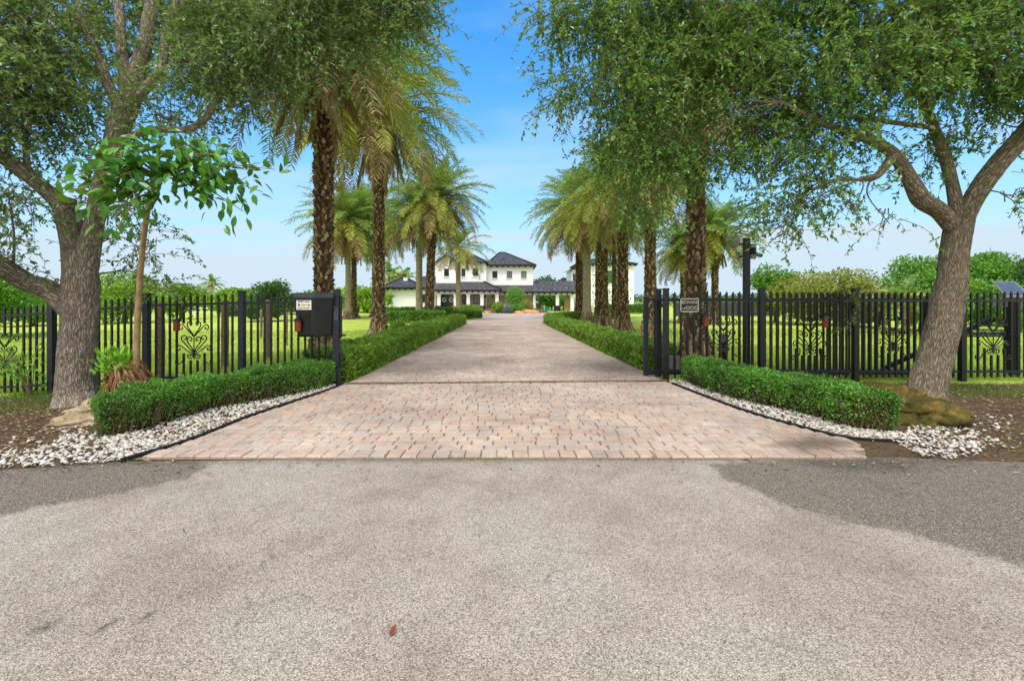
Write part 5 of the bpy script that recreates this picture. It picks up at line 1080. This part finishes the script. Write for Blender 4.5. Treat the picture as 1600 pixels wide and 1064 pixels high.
# door with wreaths
dw = window(689, 710, 458.5, 486, YA - .06, 'glass', 1, False, False, 'front_door')
for px in (694.5, 705.5):
    mb = MB(); th = np.linspace(0, 2 * PI, 17); tube(mb, np.c_[hx(px, YA) + .28 * np.cos(th), np.full(17, YA - .2), hz(468.5, YA) + .28 * np.sin(th)], .1, 6, cap=False); part('wreath', mb, M['lpaper'], dw)
window(722.5, 729, 460.5, 476, YA - .06, 'glass', 1); window(740, 751, 460.5, 476, YA - .06, 'glassg', 1)
for px, Y in ((735, YA), (758.5, YA), (770, YA), (793, YB)):
    mb = MB(); x = hx(px, Y); z = hz(463.5, Y); lathe(mb, [(.001, -.25), (.1, -.2), (.13, .1), (.16, .12), (.001, .3)], (x, Y - .2, z), 8); box(mb, x - .04, x + .04, Y - .2, Y - .0, z - .04, z + .04); part('wall_sconce', mb, M['frame'])
mb = MB(); 
for z in (.15, .85): bar(mb, (hx(752, YP), YP + .1, z), (hx(834, YP), YP + .1, z), .04, .05)
for k in range(48): x = hx(756, YP) + k * .165; box(mb, x - .012, x + .012, YP + .088, YP + .112, .17, .83)
part('railing', mb, M['frame'])

# white building on the right
O_ = V_; V_ = thing('outbuilding', 'white two-storey outbuilding half hidden behind the right row of palms', 'house', (hx(950, 77), 77, 0)); YR_ = 77
x0, x1 = hx(905, YR_), hx(990.5, YR_); zt = hz(413, YR_); wallbox(x0, x1, YR_, YR_ + 8, 0, zt)
hip('main_roof', x0 - .5, x1 + .5, YR_ - .5, YR_ + 8.5, zt, zt + 1.3, (x0 + x1) / 2 - 1, (x0 + x1) / 2 + 1, YR_ + 4)
xw = hx(893, YR_); wallbox(xw, x0 - .01, YR_ + .02, YR_ + 7, 0, hz(421.5, YR_)); mb = MB(); tiles(mb, ((hx(889.5, YR_), YR_ + 7.3, hz(422.5, YR_)), (hx(889.5, YR_), YR_ - .4, hz(422.5, YR_)), (x0 - .01, YR_ - .4, hz(415, YR_)), (x0 - .01, YR_ + 7.3, hz(415, YR_)))); rf = part('lean_to_roof', mb, M['tile'])
mb = MB(); bar(mb, (hx(889.5, YR_), YR_ - .42, hz(422.5, YR_) - .06), (x0 - .02, YR_ - .42, hz(415, YR_) - .06), .14, .24); part('eaves', mb, M['dwood'], rf)
window(945, 959, 423, 442.5, YR_, 'glass', 1); window(895, 900, 428, 439, YR_, 'glass', 0)
mb = MB(); box(mb, hx(948, YR_), hx(957, YR_), YR_ - .14, YR_ - .065, hz(441.5, YR_), hz(424, YR_)); part('window_vine', mb, M['t_dark'])  # leaf-coloured slab standing for the vine over this window
V_ = O_

# island bed in the court: rocks, shrubs, agave
for k, (px, py, D, s, sd) in enumerate([(742, 489, 58, (1.0, .7, .5), 1), (762, 489.5, 57.5, (.9, .6, .45), 2), (810, 490, 57, (1.2, .7, .5), 3), (827, 488, 57.5, (1.3, .8, .8), 4), (800, 480, 60.5, (1.6, .9, .6), 5), (822, 479, 60.5, (1.5, .9, .6), 6), (786, 479, 61, (1.0, .7, .5), 7)]):
    nm = ['low orange rock at the left end of the court island bed', 'small orange rock left of the lime shrub on the island bed', 'long orange rock right of the blue agave', 'big orange rock at the right end of the island bed', 'orange rock shelf under the tall island shrub', 'upper right orange rock of the island bed', 'upper left orange rock behind the agave'][k]
    p = at(px, py, D); o = boulder('island_rock', nm, (p[0], D, max(.02, p[2] - .1)), tuple(q_ * f_ for q_, f_ in zip(s, (.95, .8, .6))), M['orock'], sd * .7, sd * 3.3, sub=3); o['group'] = 'orange rocks of the island bed'; o['category'] = 'rock'
mb = MB(); v, f = ico(3); mb.add(v * [4.6, 2.4, .75], f); o = mb.build('island_mound', M['soil'], smooth=True); o.location = (hx(803, 60), 61, .0); tag(o, kind='structure')
ag = thing('agave', 'blue grey spiky agave at the front of the island bed', 'agave', (hx(792, 57), 57, 0))
mb = MB(); n = 46; k = np.arange(n); el = np.interp(k, [0, n], [1.45, .1]); az = k * 2.4; d = np.c_[np.cos(az) * np.cos(el), np.sin(az) * np.cos(el), np.sin(el)]; broad(mb, np.repeat([[0, 0, .1]], n, 0), d, 1.25, .2, 0, np.c_[-np.cos(az) * np.sin(el), -np.sin(az) * np.sin(el), np.cos(el)], .1); mb.build('leaves', M['agave'], ag)
def shrub(label, px, D, z0, W, H, kind, n=1800, ls=.24):
    r = thing('shrub', label, 'shrub', (hx(px, D), D, z0), 'shrubs around the court'); mb = MB(); p = unit(rng.normal(size=(n, 3))) * rng.random((n, 1)) ** .3 * [W, W, H * .5] + [0, 0, H * .55]; p *= (1 + .35 * (fbm(p * 1.6 + px, 3) - .5))[:, None]
    s = ls * (.6 + .8 * rng.random(n)); leaves(mb, p, rng.normal(size=(n, 3)) + [0, 0, .5], s, s * .45); mb.build('leaves', M['t_' + kind], r); m2 = MB()
    for _ in range(9): e = p[rng.integers(n)]; tube(m2, np.array([[0, 0, -.05], e * .5 + [0, 0, .1], e]), [.04, .025, .01], 4, per=3)
    m2.build('stems', M['twig'], r)
shrub('tall airy green shrub growing on top of the island rocks', 805, 61, .7, 1.35, 2.6, 'mid', 1500); shrub('lime green fern left of the blue agave', 778, 57.5, 0, .75, 1.3, 'bright', 900); shrub('yellow green shrub between the upper right island rocks', 823, 59, .4, .7, 1.2, 'olive', 700); shrub('low green cover behind the blue agave', 806, 58.3, .2, 1.3, .9, 'mid', 900)
shrub('low yellow green shrub at the foot of the slim palm left side', 706, 44, 0, .9, 1.0, 'olive', 1400, .16); shrub('rounded yellow green shrub beside the slim palm right side', 733, 45, 0, 1.35, 1.15, 'bright', 2200, .16); shrub('small spiky green plant beside the mossy-based palm', 622, 22, 0, .4, .55, 'bright', 300, .2)
def bin_(label, px, D, w, h, m, name='wheelie_bin'):
    t = thing(name, label, 'bin', (hx(px, D), D, 0), 'bins under the walkway'); mb = MB(); loft(mb, [[(-w * .42, -w * .42, .08), (w * .42, -w * .42, .08), (w * .42, w * .42, .08), (-w * .42, w * .42, .08)], [(-w / 2, -w / 2, h), (w / 2, -w / 2, h), (w / 2, w / 2, h), (-w / 2, w / 2, h)]]); mb.build('bin_body', m, t)
    mb = MB(); box(mb, -w * .55, w * .55, -w * .55, w * .55, h + .002, h + .08); mb.build('lid', m, t)
bin_('dark green bin at the left column of the walkway', 842, 69.5, .9, 1.1, M['dgreen']); bin_('bright teal tub under the walkway', 855, 69, .8, .6, M['teal'], 'storage_tub')
t = thing('leaning_board', 'tan board standing under the right end of the walkway', 'board', (hx(889, 72), 72, 0)); mb = MB(); hexa(mb, [(-.7, -.1, 0), (.7, -.1, 0), (.7, 0, 0), (-.7, 0, 0), (-.7, .3, 2), (.7, .3, 2), (.7, .4, 2), (-.7, .4, 2)]); mb.build('panel', M['tan'], t)
mb = MB(); bar(mb, (-.6, .25, 1), (.6, .25, 1), .05, .1); mb.build('batten', M['wood'], t)

# ---------------------------------------------------------------- light, sky, camera
SUN_EL, SUN_AZ = math.radians(62), math.radians(192)      # behind the camera, high
w = bpy.data.worlds.new('World'); sc.world = w; w.use_nodes = True; nt = w.node_tree; bgN = nt.nodes['Background']
sky = nt.nodes.new('ShaderNodeTexSky'); sky.sky_type = 'NISHITA'; sky.sun_disc = False; sky.sun_elevation = SUN_EL; sky.sun_rotation = SUN_AZ; sky.air_density = 1.0; sky.dust_density = .1; sky.ozone_density = 1.6
def wn(ty, **k):
    x = nt.nodes.new(ty)
    for a, v in k.items(): setattr(x, a, v)
    return x
def wm(op, a, b=0.0, cl=False):
    x = wn('ShaderNodeMath', operation=op); x.use_clamp = cl
    for i, v in ((0, a), (1, b)):
        if isinstance(v, (int, float)): x.inputs[i].default_value = v
        else: nt.links.new(v, x.inputs[i])
    return x.outputs[0]
tc = wn('ShaderNodeTexCoord'); sp_ = wn('ShaderNodeSeparateXYZ'); nt.links.new(tc.outputs['Generated'], sp_.inputs[0])
zc = wm('MAXIMUM', sp_.outputs[2], 0.0); den = wm('ADD', zc, .12); cb = wn('ShaderNodeCombineXYZ')
nt.links.new(wm('DIVIDE', sp_.outputs[0], den), cb.inputs[0]); nt.links.new(wm('DIVIDE', sp_.outputs[1], den), cb.inputs[1])
mp = wn('ShaderNodeMapping'); mp.inputs['Scale'].default_value = (.55, 1.0, 1); mp.inputs['Location'].default_value = (3.1, 1.7, 0); nt.links.new(cb.outputs[0], mp.inputs[0])
nz = wn('ShaderNodeTexNoise'); nz.inputs['Scale'].default_value = 1.1; nz.inputs['Detail'].default_value = 9; nz.inputs['Roughness'].default_value = .58; nz.inputs['Distortion'].default_value = .4; nt.links.new(mp.outputs[0], nz.inputs['Vector'])
cov = wm('MULTIPLY', wm('SUBTRACT', nz.outputs['Fac'], .49), 2.6, True); hzf = wm('POWER', wm('SUBTRACT', 1.0, zc, True), 4.7)
cl = wm('MULTIPLY', cov, wm('ADD', .5, wm('MULTIPLY', hzf, .8))); fac = wm('ADD', cl, wm('MULTIPLY', hzf, 1.5), True)
back = wm('MULTIPLY', wm('SUBTRACT', .18, wm('SUBTRACT', sp_.outputs[1], wm('MULTIPLY', wm('MAXIMUM', wm('SUBTRACT', zc, .55), 0.0), 2.4))), 1.6, True)   # unseen white cloud added overhead and behind, for soft neutral light
fac = wm('MAXIMUM', fac, wm('MULTIPLY', back, wm('ADD', .72, wm('MULTIPLY', nz.outputs['Fac'], .4)), True))
tint = wn('ShaderNodeMix', data_type='RGBA', blend_type='MULTIPLY'); tint.inputs[0].default_value = 1; nt.links.new(sky.outputs[0], tint.inputs[6]); tint.inputs[7].default_value = (.20, .92, 1.36, 1)
mx = wn('ShaderNodeMix', data_type='RGBA'); nt.links.new(fac, mx.inputs[0]); nt.links.new(tint.outputs[2], mx.inputs[6]); mx.inputs[7].default_value = (2.85, 3.55, 4.1, 1)
cw = wn('ShaderNodeMix', data_type='RGBA'); nt.links.new(back, cw.inputs[0]); nt.links.new(mx.outputs[2], cw.inputs[6]); cw.inputs[7].default_value = (6.2, 6.1, 6.0, 1)
nt.links.new(cw.outputs[2], bgN.inputs[0]); bgN.inputs[1].default_value = .1
ld = bpy.data.lights.new('sun', 'SUN'); ld.energy = 1.35; ld.angle = math.radians(20); ld.color = (1, .975, .94); lo = bpy.data.objects.new('sun', ld); COL.objects.link(lo)
dv = Vector((math.sin(SUN_AZ) * math.cos(SUN_EL), math.cos(SUN_AZ) * math.cos(SUN_EL), math.sin(SUN_EL))); lo.rotation_euler = dv.to_track_quat('Z', 'Y').to_euler(); lo.location = dv * 60
cd = bpy.data.cameras.new('camera'); cam = bpy.data.objects.new('camera', cd); COL.objects.link(cam); cam.location = (0, 0, CAMH); cam.rotation_euler = (PI / 2, 0, 0)
cd.sensor_fit = 'HORIZONTAL'; cd.sensor_width = 36; cd.lens = 36 * F / 1600; cd.shift_y = -(532 - HZ) / 1600; cd.clip_end = 2000; cd.clip_start = .05; sc.camera = cam
sc.view_settings.view_transform = 'Standard'; sc.view_settings.look = 'None'; sc.view_settings.exposure = 1.22; sc.view_settings.gamma = 1
sc.cycles.max_bounces = 8; sc.cycles.diffuse_bounces = 4; sc.cycles.transparent_max_bounces = 8
